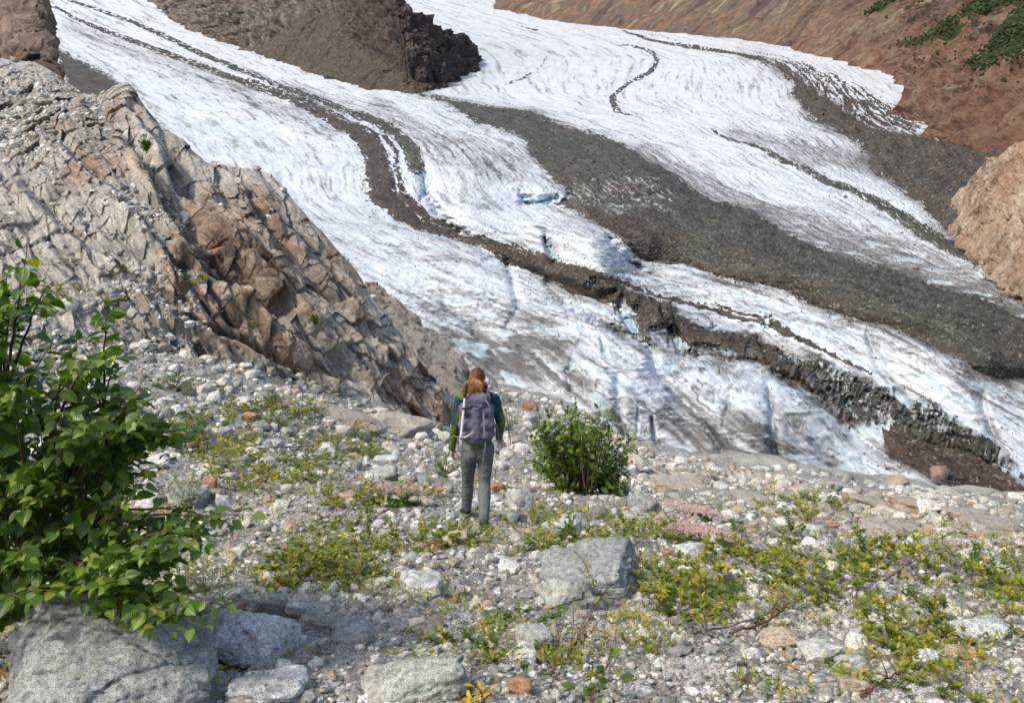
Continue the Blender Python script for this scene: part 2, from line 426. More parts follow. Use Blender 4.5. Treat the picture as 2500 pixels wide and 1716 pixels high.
def F_(pts): return Field(lambda X, Y: seg_dist(X, Y, pts), 6.0)
def build_glacier(mat):
    NX, NY = 1180, 1020
    xs = np.linspace(-190, 2520, NX); ys = np.linspace(-120, 1290, NY)
    PX, PY = np.meshgrid(xs, ys)
    PX = PX.ravel(); PY = PY.ravel()
    yy = ys
    D0 = Dg_s(yy)
    # flow coordinate
    fl = []
    for L in LINES:
        r = np.array(L, float); g = np.interp(yy, r[:, 0], r[:, 1])
        k = np.exp(-(np.linspace(-2, 2, 21))**2); k /= k.sum()
        gp = np.pad(g, 10, mode='edge'); fl.append(np.convolve(gp, k, 'valid'))
    fl = np.array(fl)                       # lines x rows
    T = np.empty((NY, NX))
    for j in range(NY):
        f = fl[:, j]
        f2 = np.concatenate([[f[0]-600], f, [f[-1]+600]])
        T[j] = np.interp(xs, f2, np.array([-3, 0, 1, 2, 3, 4, 5, 8.0]))
    T = T.ravel()
    D = np.repeat(D0, NX)
    m = (unproj(CX, yy, D0)[:, 2]-CAMZ)/D0
    gm = np.maximum(D0*np.gradient(m)/np.gradient(D0), 0.03)
    GM = np.repeat(gm, NX)
    W = unproj(PX, PY, D)
    mpp = D/FP                                # metres per traced pixel
    A = np.repeat(np.cumsum(np.abs(np.gradient(D0)))*1.3, NX)   # along coordinate, metres
    C = T*62.0
    A = 300*np.log(1 + (A.max()-A)/300.0)*1.0
    X, Y = W[:, 0], W[:, 1]
    # ragged edges
    wob = (fbm2(X/9, Y/14, 5, 5) )
    fine = fbm2(X/1.6, Y/3.2, 3, 9)
    warp = (wob*4.2 + fine*1.0)/mpp*np.clip(D/420, .28, 1.0)
    warp = np.clip(warp, -26, 26)
    pxw, pyw = PX + warp*.8, PY + warp*.55
    up_main = seg_dist(PX, PY, MAIN_UP); uw = .12 + .88*sm(4, 50, up_main)
    s_main = F_main(PX + warp*.8*uw, PY + warp*.55*uw); s_right = F_right(pxw, pyw); s_left = F_left(pxw, pyw)
    wfar = .12 + .23*sm(700, 300, D); s_band = F_band(PX + warp*wfar, PY + warp*wfar*.7); s_brown = F_brown(pxw, pyw); s_black = F_black(pxw, pyw)
    s_rub = F_rub(PX+warp*.5, PY+warp*.4); s_strip = F_strip(PX+warp*.3, PY+warp*.25)
    spk = fbm2(X/.9, Y/1.5, 3, 33) ; spk_far = fbm2(C/4, A/30, 4, 34)
    spf = fbm2(C/1.1, A/5, 4, 36, .6)
    spkm = np.where(D > 320, spk_far*.6 + spf*.8, spf*.3 + spk*.6+spk_far*.5)
    def edge(sd, soft=9.0):                   # cover with speckled border
        e = -sd/soft + spkm*1.5
        return sm(-.25, .25, e)
    deb = np.maximum.reduce([edge(s_main, 5), edge(s_right, 6), edge(s_left, 7), edge(s_rub, 5), edge(s_strip, 3.5)])
    brk = 1 - .85*sm(.18, .5, spf + .4*spk_far)*sm(-14, -3, s_band)
    deb = np.maximum(deb, np.maximum(edge(s_band + .5, 3.2), sm(.8, -.8, s_band + .6*spf))*brk)
    m1 = F_m1(PX, PY); mid = bump(PX, PY, 850, 400, 60, 140, 0)
    deb = np.maximum(deb, sm(.36, .6, spk*1.0 + spk_far*.45 - .45 + mid*.55 - np.maximum(m1, 0)/95)*(m1 < 90))
    streaks = fbm2(C/3.0, A/38, 4, 21); streaks2 = fbm2(C/.9, A/12, 3, 22)
    melt = fbm2(X/3.2 + streaks*.8, Y/1.6, 4, 41, mode=1)
    flute = fbm2(PX/7 + PY/16 + wob*1.5, PY/48 - PX/90, 3, 47)
    deb_black = edge(s_black, 9)*sm(-.35, .25, melt*.55 + flute*1.3 + .05*spkm + .5*np.clip(-s_black/30, 0, .5) - .22)
    deb_brown = edge(s_brown, 4)*sm(-.62, -.3, melt + .25)
    s_st = F_streak(pxw, pyw); deb_st = edge(s_st, 10)*sm(-.05, .35, fbm2(C/1.7 + .3*wob, A/38, 4, 191, .65) + .5*spk_far + .10 + .25*sm(1700, 1990, PX))
    s_icy = F_icy(pxw, pyw); icy = edge(s_icy, 9)*sm(-.2, .25, streaks2*1.0 + melt*.9 - .05)
    deb = deb*(1-.93*icy)
    deb = np.maximum.reduce([deb, deb_black, deb_brown, deb_st*.95])
    # windows of bare ice inside the dark band
    hole = np.zeros(PX.shape)
    hx, hy = PX + flute*9, PY + melt*9
    for x_, y_, rx_, ry_, an_ in [(1426, 732, 26, 26, 40), (1402, 705, 18, 9, 60), (1449, 690, 7, 15, 35), (1340, 648, 16, 12, -50), (1520, 760, 8, 26, 10), (1870, 885, 14, 14, 0), (1925, 918, 16, 26, -20), (1965, 905, 8, 18, -20), (1480, 742, 12, 7, 0), (1620, 742, 14, 7, 30), (1560, 800, 40, 8, 12), (1700, 800, 12, 26, -25), (1770, 820, 10, 24, -25), (1838, 880, 20, 8, 40), (1740, 735, 8, 20, -20), (2160, 1000, 26, 10, 20), (2270, 1085, 16, 18, 0), (2100, 965, 18, 12, 10), (1990, 945, 14, 16, 0)]:
        hole = np.maximum(hole, bump(hx, hy, x_, y_, rx_, ry_, an_))
    hole = sm(.42, .62, hole + .12*streaks2)
    deb = deb*(1-hole*(s_rub > -6))
    # scattered stones on the ice in the middle ground
    st = fbm2(X/.55, Y/1.1, 2, 77)
    near_d = np.minimum.reduce([s_main, s_brown, s_band, s_rub])
    deb = np.maximum(deb, sm(.86, .95, st + .35*np.exp(-np.maximum(near_d, 0)/28))*(D < 420)*.9)
    # warm tint mask (brown) against green grey
    warm = sm(-.2, .9, fbm2(C/14, A/60, 3, 55)*.7 + sm(10, 120, up_main)*.55 - .3)
    warm = np.where(s_brown < 12, .8 + .25*fbm2(X/5, Y/8, 3, 12), warm)
    warm = np.where(s_rub < 8, 1.0, warm); warm = np.where(s_black < 6, .25 + .4*(s_brown < 0), warm)
    warm = np.where(m1 < 22, .8, warm)
    warm = np.where(F_grn(PX, PY) < 16, .05, warm)
    warm = np.where(s_right < 10, .55 + .35*fbm2(C/6, A/40, 3, 3), warm)
    lump = fbm2(X/22, Y/30, 3, 222, .5, 1); 
    # blue ice
    sl = F_slit(PX + warp*.18, PY + warp*.15); dep = F_sdep(PX + warp*.18, PY + warp*.15)
    blue = sm(2.0, -2.5, sl)*np.clip(.75 + .5*fbm2(X/1.5, Y/2.5, 2, 62), .2, 1)
    bz = fbm2(X/6, Y/9, 3, 61)
    soft_blue = (bump(PX, PY, 470, 285, 120, 30, 8) + .8*bump(PX, PY, 560, 300, 60, 18) + .5*bump(PX, PY, 200, 145, 60, 20, 20) + .8*bump(PX, PY, 965, 415, 22, 50)
                 + .8*bump(PX, PY, 1235, 450, 60, 16) + .7*bump(PX, PY, 1260, 575, 60, 30) + .5*bump(PX, PY, 1400, 590, 40, 24) + .4*bump(PX, PY, 1110, 640, 90, 30, 20) + .4*bump(PX, PY, 1690, 880, 90, 30, 30))
    blue = np.maximum(blue, np.clip(soft_blue, 0, 1)*sm(.05, .5, bz + streaks2*.5)*.7)
    # transverse crevasses on the convex reaches
    tr = n2(A/5.5 + streaks*.5, C/40, 71)
    cz = np.clip(bump(PX, PY, 1250, 590, 130, 50, 15) + bump(PX, PY, 1440, 600, 60, 40) + bump(PX, PY, 985, 430, 50, 70) + .9*bump(PX, PY, 1210, 455, 90, 30) + bump(PX, PY, 1430, 720, 120, 60, 20) + bump(PX, PY, 1100, 420, 180, 110, 45) + .9*bump(PX, PY, 1010, 330, 90, 80) + .7*bump(PX, PY, 1300, 760, 160, 60) + .7*bump(PX, PY, 1650, 900, 220, 70, 20) + .8*bump(PX, PY, 1120, 690, 120, 60) + .5*bump(PX, PY, 1900, 400, 250, 60, 25), 0, 1)
    crack = sm(.10, .0, np.abs(tr))*cz*sm(-.2, .3, bz + .2)
    crk2 = n2(C/7 + bz*.6, A/60, 73); crack2 = sm(.045, .0, np.abs(crk2))*bump(PX, PY, 1450, 900, 420, 150, 15)*(fbm2(X/20, Y/20, 2, 4) > 0)
    crack3 = sm(.09, .0, np.abs(n2(C/4.5 + wob*.4, A/26 + bz, 79)))*cz*sm(-.1, .35, bz)
    crack = np.maximum(crack, crack3*(D < 420))
    blue = np.maximum(blue, crack*.6)
    # dirt on the ice
    nearw = sm(420, 200, D)
    lowdirt = sm(560, 900, PY)*.10 + bump(PX, PY, 1130, 790, 150, 90, 20)*.34 + bump(PX, PY, 1480, 960, 280, 90, 20)*.34 + bump(PX, PY, 330, 260, 120, 60, 20)*.15 + bump(PX, PY, 1850, 1040, 250, 60, 20)*.16 + bump(PX, PY, 2060, 620, 260, 50, 27)*.22 + bump(PX, PY, 1900, 350, 150, 90, 40)*.15
    big = fbm2(X/32, Y/48, 3, 91)
    darkstreak = np.zeros(PX.shape)
    for pts in (q2([(600, 680, 5), (780, 770, 9), (1000, 880, 10), (1200, 980, 10), (1400, 1050, 10), (1600, 1110, 10), (1800, 1200, 9), (2000, 1270, 8), (2324, 1400, 12)]), q2([(1600, 1080, 8), (1900, 1180, 8), (2200, 1290, 12)]), q2([(1010, 600, 3), (1300, 690, 10), (1600, 740, 10)]),
                q1([(1700, 480, 10), (1900, 640, 30), (2324, 760, 30)]), [(640, 200, 6), (900, 280, 10), (1000, 330, 16)], [(160, 60, 6), (500, 190, 8), (760, 300, 8)]):
        darkstreak = np.maximum(darkstreak, np.exp(-(np.maximum(stroke(PX, PY, pts), 0)/16)**2))
    dirt = .08 + .05*nearw + lowdirt + .34*darkstreak + .20*big*sm(300, 700, PY) + .34*np.maximum(streaks, -.15)*(.6+.4*nearw) + .20*streaks2*(.5+.5*nearw) + .10*fine
    dirt += .5*np.exp(-np.maximum(np.minimum.reduce([s_main, s_right, s_black, s_brown, s_rub, s_left]), 0)/13)
    vein = sm(.08, 0, np.abs(fbm2(C/2.2 + .3*wob, A/10, 3, 14)))*sm(-.1, .4, fbm2(X/14, Y/22, 2, 15) + darkstreak*.4 + cz*.3)
    dirt += vein*.5 + crack2*.6 + crack*.2
    nearw = sm(420, 200, D)
    pock = fbm2(X/1.1 + wob, Y/2.0, 4, 143, .6); ribs = fbm2(X/9 + Y/30 + bz, Y/2.2 - X/16, 3, 145)
    dirt += nearw*.20*sm(.2, .7, fbm2(X/13 + Y/20, Y/16, 3, 161)+.15*melt) + .3*hole*sm(-.2, .4, flute) + nearw*.35*sm(.07, .0, np.abs(fbm2(X/6, Y/9 + X/20, 4, 163)))*sm(-.1, .3, bz)
    dirt += nearw*(.14*sm(.15, .6, pock)*sm(-.2, .4, big + .1) + .30*sm(.0, .5, ribs)*sm(-.3, .3, bz))
    blue = np.maximum(blue, nearw*.40*sm(.18, .6, fbm2(X/6 + Y/14, Y/9, 3, 151)))
    lines = fbm2(C/1.6 + .25*streaks, A/60, 4, 181, .65); l2 = fbm2(C/.45 + .2*lines, A/28, 3, 183, .6)
    dirt += (.42*sm(.10, .75, lines) + .26*sm(.05, .7, l2)*(D < 900))*(1-.35*nearw) - .06
    dirt = np.clip(dirt, 0, 1)*(1-blue*.6)
    # relief, metres
    fade = np.clip(300/D, .25, 1.0)
    hz = (fbm2(X/60, Y/90, 2, 1)*1.5 + fbm2(X/16, Y/24, 3, 2)*.55)*np.clip(D/300, .6, 1.1) + (wob*.26 + fine*.035 + spk*.015)*(.12 + .88*fade)
    hz += (streaks*.20 + streaks2*.08)
    rip = fbm2(C/3.2 + wob*.6, A/15 + C/5, 4, 171, .6)
    hz += deb*(rip*.30 + fbm2(X/14, Y/24, 3, 172)*.5)*np.clip(D/200, .6, 1.6)*(s_main < 2)
    hz += (s_right < 0)*sm(0, -14, s_right)*(-lump*2.2 + rip*.6)
    hz += deb*(.10 + spk*.14 + fbm2(X/2.2, Y/3, 2, 8)*.25)
    hz += (s_black < 10)*sm(10, -10, s_black)*(flute*.16 + melt*.12 + fbm2(X/10, Y/14, 2, 44)*.9)
    hz += nearw*(pock*.07 + ribs*.24)
    hz -= crack*.65*(1-deb) + crack2*.25 + dep*.12
    inside = np.minimum(-F_main(PX, PY), 200).clip(0)
    h = (1-np.exp(-inside/45))*5.0*sm(900, 250, D)
    h += np.clip(-F_band(PX, PY), 0, 12)*.06 + np.clip(-F_right(PX, PY), 0, 40)*.05 + np.clip(-F_brown(PX, PY), 0, 22)*.07
    h -= dep*.16
    h += 8*bump(PX, PY, 1340, 560, 120, 65, 20) + 7*bump(PX, PY, 1380, 860, 190, 120, 15) + 6*bump(PX, PY, 1720, 960, 170, 100, 20) + 5*bump(PX, PY, 2150, 860, 150, 90, 30) + 4*bump(PX, PY, 1050, 420, 90, 90)
    h -= 2.5*bump(PX, PY, 1450, 600, 50, 34) + 2*bump(PX, PY, 1240, 640, 200, 30, 20) + 2*bump(PX, PY, 1560, 930, 44, 90, -30) + 2.5*bump(PX, PY, 1800, 830, 200, 36, 33) + 1.2*bump(PX, PY, 1090, 780, 90, 50, 10) + 2*bump(PX, PY, 1000, 500, 70, 34, 25)
    h += sm(8, -8, s_black)*(flute*.36 - melt*.18 + .7) + sm(6, -6, s_brown)*(fbm2(X/5, Y/6, 3, 231)*.28) + sm(6, -6, s_rub)*(2.2*bump(PX, PY, 2130, 1060, 110, 60, 25) + fbm2(X/6, Y/8, 3, 232)*.35) - hole*.5*(s_rub > -6)
    h += nearw*ribs*.12
    CRE = [([(1390, 739), (1411, 763), (1448, 771), (1477, 795), (1495, 852), (1529, 889), (1571, 915), (1600, 960), (1640, 1035)], 2.2, 10), ([(1743, 880), (1752, 950), (1762, 1060)], 1.6, 10),
           ([(1781, 869), (1848, 907), (1906, 953), (1935, 989), (2023, 1035)], 2.4, 12), ([(1970, 776), (1994, 846), (2017, 881)], 1.6, 8), ([(2227, 900), (2244, 974), (2275, 1030)], 2.0, 9),
           ([(1382, 545), (1420, 580), (1445, 600), (1500, 640)], 2.0, 10), ([(1080, 775), (1120, 800), (1180, 790), (1230, 815), (1300, 860)], 1.3, 12), ([(1010, 690), (1060, 720), (1090, 760)], 1.2, 9),
           ([(1240, 640), (1280, 690), (1330, 700), (1390, 735)], 1.5, 8), ([(1150, 600), (1165, 650), (1180, 700), (1150, 740)], 1.0, 8), ([(1300, 800), (1290, 860), (1310, 940), (1300, 990)], 1.0, 10), ([(1400, 860), (1410, 940), (1420, 1010)], .8, 9),
           ([(1660, 900), (1640, 960), (1660, 1010)], 1.2, 9), ([(960, 400), (975, 450), (1030, 515), (1060, 530)], 2.2, 9), ([(1185, 455), (1260, 465), (1300, 450)], 2.0, 9), ([(1235, 520), (1245, 560), (1255, 600)], 1.8, 9), ([(640, 300), (560, 285), (470, 275), (420, 262)], .9, 11)]
    wx, wy = PX + wob*5, PY + fbm2(X/10, Y/12, 3, 201)*7
    for pts, dp_, wd_ in CRE: h -= dp_*.75*np.exp(-(F_(pts)(wx, wy)/wd_)**1.4)*np.clip(D/150, 1, 1.6)
    h += sm(260, 150, D)*(fbm2(X/17 + Y/50, Y/26 - X/60, 2, 203, .4, 1)*-.55)
    dD = -h/np.maximum(GM, .12)
    P = unproj(PX, PY, D + dD)
    P[:, 2] += hz
    global GLP, GLD; GLP = P.reshape(NY, NX, 3); GLD = (deb*(D < 900)).reshape(NY, NX)
    return grid_mesh('glacier', P.reshape(NY, NX, 3), mat, dict(debris=deb, warm=np.clip(warm, 0, 1), dirt=dirt, blue=np.clip(blue, 0, 1), flow=np.stack([C, A, C*0], -1)))

def mat_glacier():
    t = NT('glacier_ice'); p = t.pos()
    fl = t.attr('flow', 'Vector')
    n1 = t.noise(p, .55, 8, .7); nf = t.noise(t.map(fl, (.7, .06, 1)), 1.0, 7, .65)
    n3_ = t.noise(p, 2.6, 6, .75)
    dirt = t.math('ADD', t.attr('dirt'), t.math('MULTIPLY', t.math('SUBTRACT', nf, .50), .8))
    dirt = t.math('ADD', dirt, t.math('MULTIPLY', t.math('SUBTRACT', n3_, .5), .22), clamp=True)
    ice = t.ramp(dirt, [(0, (.575, .615, .665)), (.3, (.48, .51, .555)), (.52, (.33, .34, .36)), (.8, (.17, .167, .17)), (1, (.10, .097, .095))])
    blue = t.attr('blue')
    ice = t.mix(blue, ice, t.ramp(blue, [(0, (.66, .76, .82)), (.5, (.46, .62, .70)), (1, (.20, .40, .50))]))
    grn = t.ramp(n1, [(.3, (.030, .032, .027)), (.55, (.060, .062, .053)), (.8, (.125, .125, .11))])
    brn = t.ramp(n1, [(.3, (.030, .022, .017)), (.55, (.064, .046, .036)), (.8, (.13, .095, .073))])
    deb = t.mix(t.attr('warm'), grn, brn)
    nd = t.noise(t.map(fl, (.35, .06, 1)), 1.0, 7, .7, .6)
    deb = t.mix(1.0, deb, t.ramp(nd, [(.30, (.42, .40, .38)), (.5, (.95, .95, .95)), (.72, (1.7, 1.65, 1.6))]), 'MULTIPLY')
    sp = t.vor(p, 2.6, 'F1', 'Color'); sx = t.n('ShaderNodeSeparateColor'); t.l(sp, sx.inputs[0])
    deb = t.mix(t.math('MULTIPLY', t.math('GREATER_THAN', sx.outputs[0], .93), .45), deb, (.30, .27, .24))
    f = t.math('ADD', t.attr('debris'), t.math('MULTIPLY', t.math('SUBTRACT', n3_, .5), .7))
    f = t.ramp(f, [(.42, 0.0), (.54, 1.0)])
    t.color(t.mix(f, ice, deb))
    t.b.inputs['Roughness'].default_value = .7
    b = t.bump(n1, .3, .25)
    t.bump(t.noise(p, 5, 5, .7), .5, .12, b)
    return t.m
glacier = structure(build_glacier(mat_glacier()))

# ------------------------------------------------------------------ rock materials
def mat_rock(name, cols, warm=(.20, .115, .06), dark=(.06, .05, .045), scale=1.0, up=None, bumpd=.12, amt=.5, strata=None, roughn=.85):
    """cols: three colours light to dark; scale = size of the pattern in metres"""
    t = NT(name); p = t.pos()
    if strata: pv = t.map(p, strata[0], strata[1])
    else: pv = p
    a = t.noise(pv, .35/scale, 7, .62, .4)
    b = t.noise(pv, 1.9/scale, 8, .72)
    c = t.ramp(t.math('ADD', t.math('MULTIPLY', a, .55), t.math('MULTIPLY', b, .45)), [(.34, cols[2]), (.48, cols[1]), (.62, cols[0])])
    d = t.noise(pv, .16/scale, 6, .65, .8)
    c = t.mix(t.ramp(d, [(.48, 0.0), (.66, amt)]), c, warm)
    e = t.noise(t.map(p, (1, 1, .35)), .9/scale, 8, .75, .3)
    c = t.mix(t.ramp(e, [(.30, .75), (.44, 0.0)]), c, dark)
    if up is not None:      # settled pale gravel and lichen on the flatter parts
        f = t.math('ADD', t.nz(), t.math('MULTIPLY', t.math('SUBTRACT', b, .5), .55))
        c = t.mix(t.ramp(f, [(up[1], 0.0), (up[2], up[3])]), c, t.mix(t.noise(p, 6/scale, 4, .7), up[0], tuple(x*.62 for x in up[0])))
    fine = t.noise(p, 12/scale, 5, .75)
    c = t.mix(.75, c, t.mix(1.0, c, t.ramp(fine, [(.25, .45), (.5, 1.0), (.75, 1.55)]), 'MULTIPLY'))
    t.color(c); t.b.inputs['Roughness'].default_value = roughn
    n = t.bump(t.math('ADD', b, t.math('MULTIPLY', t.vor(pv, 1.1/scale, 'DISTANCE_TO_EDGE'), .35)), .9, bumpd*2.2*scale)
    t.bump(fine, .6, bumpd*.45*scale, n)
    return t.m

def loft(guides, nu, nv, mode='catmull', power=1.0):
    """guides: list of rows of (px, py, D); returns world grid nu x nv (rows x along)"""
    G = []
    for g in guides:
        g = np.array([(x, y, (Dg_s(np.array([float(y)]))[0] if d is None else d)) for x, y, d in g], float)
        g[:, 2] = np.log(g[:, 2])
        G.append(catmull(g, nv))
    G = np.array(G)
    G = catmull(G, nu) if mode == 'catmull' else linres(G, nu)
    return unproj(G[..., 0], G[..., 1], np.exp(G[..., 2])), G

def fold_back(P, n=14, drop=1.0, run=(0.25, 1.0)):
    """add rows behind the last row so the crest has a far side"""
    last = P[-1]; hd = last*np.array([1, 1, 0]); hd = hd/np.linalg.norm(hd, axis=1)[:, None]
    rows = []
    for k in range(1, n+1):
        t = k/n
        q = last + hd*drop*run[0]*t; q[:, 2] -= drop*(.25*t + .75*t*t)*run[1]*1.2 + drop*.12*t
        rows.append(q)
    return np.concatenate([P, np.array(rows)], 0)

# --- left bedrock ridge
RF = [(-220, 800, 22), (0, 815, 22), (120, 820, 22.5), (230, 825, 23), (330, 830, 23.5), (430, 840, 24), (560, 850, 25), (680, 872, 26), (780, 930, 27), (870, 985, 28), (950, 1015, 29), (1012, 1022, 29.5)]
RM1 = [(-220, 600, 26), (0, 610, 26), (130, 600, 26), (250, 640, 25.5), (370, 660, 25.8), (480, 690, 26), (600, 740, 26.6), (700, 790, 27.2), (790, 860, 28), (880, 920, 28.6), (960, 960, 29.4), (1018, 990, 29.8)]
RM2 = [(-220, 420, 31), (0, 430, 31), (130, 410, 30.5), (250, 430, 29.5), (360, 470, 29), (470, 530, 29), (580, 600, 29), (690, 680, 29), (790, 770, 29.4), (880, 860, 29.6), (965, 905, 30), (1020, 955, 30.2)]
RM3 = [(-220, 280, 38), (0, 290, 38), (110, 270, 37), (210, 290, 35), (300, 330, 33), (420, 410, 32), (530, 470, 31.3), (640, 560, 31), (740, 660, 30.6), (840, 770, 30.6), (940, 850, 30.6), (1022, 925, 30.7)]
RC = [(-220, 130, 50), (0, 134, 49), (110, 160, 47), (212, 224, 43), (285, 196, 40), (368, 292, 37), (480, 370, 35.5), (600, 394, 34.5), (688, 480, 33.5), (790, 598, 32.6), (880, 735, 32), (1018, 912, 31.3)]

def norm3(a): return a/(np.linalg.norm(a, axis=-1, keepdims=True)+1e-9)
def build_ridge():
    P, G = loft([RF, RM1, RM2, RM3, RC], 700, 900)
    N = normals(P)
    if (N[..., 2].mean() < 0): N = -N
    nu, nv = P.shape[:2]
    # strata run with the crest
    px, py = G[..., 0], G[..., 1]
    th = np.radians(47 + 14*sm(250, 650, px) - 30*sm(260, 60, px)); 
    wp = fbm3(P/3.5, 3, 3)
    al = (px*math.cos(.87) + py*math.sin(.87)); ac = (-px*math.sin(.87) + py*math.cos(.87)) + wp*9
    al2 = (px*math.cos(1.05) + py*math.sin(1.05)); ac2 = (-px*math.sin(1.05) + py*math.cos(1.05)) + wp*7
    b1 = 1 - np.abs(n2(ac/46, al/230, 3))*2.4; b2 = np.abs(n2(ac/34, al/170, 5))*2.2
    b3 = np.abs(n2(ac2/15 + wp*.4, al2/62, 9))*2.0; b4 = np.abs(n2(ac/6.5 + wp, al/22, 14))*2
    c1, e1 = cells3(np.stack([ac/30, al/60, np.exp(G[..., 2])/6], -1), 3, 1.0)
    c2, ed2 = cells3(P*1.1 + 9, 5, 1.0)
    c3, ed3 = cells3(P*2.6 + 9, 6, 1.0)
    fine = fbm3(P*2.6, 4, 31, .6)
    amp = np.clip(np.exp(G[..., 2])/34, .7, 1.4)
    steep = np.clip(sm(180, 420, px + (py-400)*.2)*.8 + .2, 0, 1)
    h = (b2*.30 + b3*.09 + c1*.34 + fbm3(P/4, 2, 11)*.30)*(.35 + .65*steep) + b4*.018 + c2*.14*(1.2-.5*steep) + c3*.045 + fine*.04
    # the deep recess and furrows under the crest
    def furrow(pts, wd, dp):
        return dp*np.exp(-(seg_dist(px.ravel(), py.ravel(), pts).reshape(px.shape)/wd)**2)
    h -= furrow([(395, 380), (430, 500), (450, 560), (510, 620), (600, 690), (640, 700)], 30, 1.3)
    h -= furrow([(300, 330), (350, 410), (400, 520), (420, 560)], 14, .45)
    h -= furrow([(640, 700), (740, 780), (800, 900)], 20, .6)
    h -= furrow([(560, 460), (660, 590), (760, 700), (850, 800)], 12, .35)
    h -= furrow([(160, 400), (100, 480), (30, 560)], 20, .5)
    for q_, wd_, dp_ in [([(317, 353), (399, 498), (426, 561), (507, 589), (562, 670), (634, 706)], 9, .8), ([(417, 561), (471, 607), (580, 697), (689, 806), (779, 906)], 8, .9),
                         ([(507, 380), (634, 480), (725, 588), (815, 715), (870, 788)], 8, .6), ([(299, 244), (380, 371), (471, 480), (580, 580), (689, 679), (770, 770)], 8, .75),
                         ([(400, 715), (540, 770), (690, 860), (725, 925)], 8, .6), ([(120, 300), (200, 380), (300, 470), (360, 560), (420, 640)], 9, .5), ([(60, 420), (160, 520), (280, 610), (400, 700)], 10, .45)]:
        h -= furrow(q_, wd_, dp_); h += furrow([(x_-15, y_+13) for x_, y_ in q_], 17, dp_*.8)
    h += .6*furrow([(250, 420), (330, 560), (420, 640), (560, 720), (690, 830), (760, 900)], 22, .7)
    h += furrow([(150, 270), (240, 230), (290, 215)], 20, .6)
    # scree flats, top left and along the foot
    flat = np.maximum(bump(px, py, 40, 240, 150, 40) + bump(px, py, 60, 330, 110, 40), sm(720, 800, py)*(px < 420))
    flat = np.maximum(flat, bump(px, py, 330, 470, 90, 20, 20))
    h = h*(1 - .75*np.clip(flat, 0, 1)) + np.clip(flat, 0, 1)*c2*.25
    vv = np.linspace(0, 1, nu)[:, None]
    h = h*(1 - .62*sm(.80, 1.0, vv)*sm(1000, 800, px))
    vd = norm3(np.array([0, 0, CAMZ]) - P)
    P = P + norm3(N*.55 + vd*.85)*(h*amp*1.05)[..., None]
    global RSC; RSC = np.stack([ac/14 + wp*.4, al/85, np.exp(G[..., 2])/9], -1); RSC = np.concatenate([RSC, np.repeat(RSC[-1:], 16, 0)], 0)
    warm = sm(-.15, .75, fbm3(P/7, 3, 51) + .75*steep*bump(px, py, 560, 590, 200, 240) + .6*bump(px, py, 200, 380, 130, 60, -50) - .22 + .22*sm(400, 800, px))
    P = fold_back(P, 16, 16, (.4, 1.0))
    z = np.zeros((16, nv))
    ex = lambda a: np.concatenate([a, np.repeat(a[-1:], 16, 0)], 0)
    return P, ex(warm), ex(flat)

def mat_ridge():
    t = NT('bedrock'); p = t.pos()
    q = t.attr('sc', 'Vector')
    a = t.noise(q, .75, 9, .68, .3); b = t.noise(p, 2.4, 8, .75)
    warm = t.attr('warm')
    pale = t.ramp(b, [(.30, (.22, .205, .185)), (.44, (.43, .40, .36)), (.61, (.68, .64, .58))])
    tan = t.ramp(a, [(.38, (.125, .090, .070)), (.50, (.31, .225, .165)), (.63, (.58, .47, .38))])
    f = t.math('ADD', t.math('MULTIPLY', t.math('SUBTRACT', a, .5), 2.2), warm)
    c = t.mix(t.ramp(f, [(.22, 0.0), (.70, 1.0)]), pale, tan)
    r = t.noise(q, .6, 6, .7, .6)
    c = t.mix(t.ramp(r, [(.60, 0.0), (.72, .5)]), c, (.32, .18, .09))
    d = t.noise(q, 1.7, 8, .72, .3)
    c = t.mix(t.ramp(d, [(.30, .6), (.40, 0.0)]), c, (.11, .085, .07))
    g = t.noise(p, .5, 5, .6); c = t.mix(t.ramp(g, [(.58, 0.0), (.70, .5)]), c, (.17, .19, .165))
    up = t.math('ADD', t.nz(), t.math('MULTIPLY', t.math('SUBTRACT', b, .5), .7))
    c = t.mix(t.ramp(up, [(.52, 0.0), (.86, .72)]), c, t.ramp(t.noise(p, 5, 5, .8), [(.3, (.24, .225, .20)), (.7, (.56, .54, .505))]))
    fl = t.attr('flat')
    c = t.mix(t.math('MULTIPLY', fl, .6), c, t.ramp(t.noise(p, 3.5, 6, .8), [(.35, (.15, .135, .10)), (.6, (.34, .325, .29))]))
    fine = t.noise(p, 9, 6, .8)
    c = t.mix(.8, c, t.mix(1.0, c, t.ramp(fine, [(.28, .40), (.5, 1.0), (.72, 1.5)]), 'MULTIPLY'))
    t.color(c)
    n = t.bump(a, .8, .30); n = t.bump(t.math('ADD', b, t.math('MULTIPLY', t.vor(q, 1.3, 'DISTANCE_TO_EDGE'), .5)), .8, .18, n)
    t.bump(fine, .7, .05, n)
    return t.m
M_ridge = mat_ridge()
RP, rw, rf = build_ridge()
ridge = structure(grid_mesh('bedrock_ridge', RP, M_ridge, dict(warm=rw, flat=np.clip(rf, 0, 1), sc=RSC)))

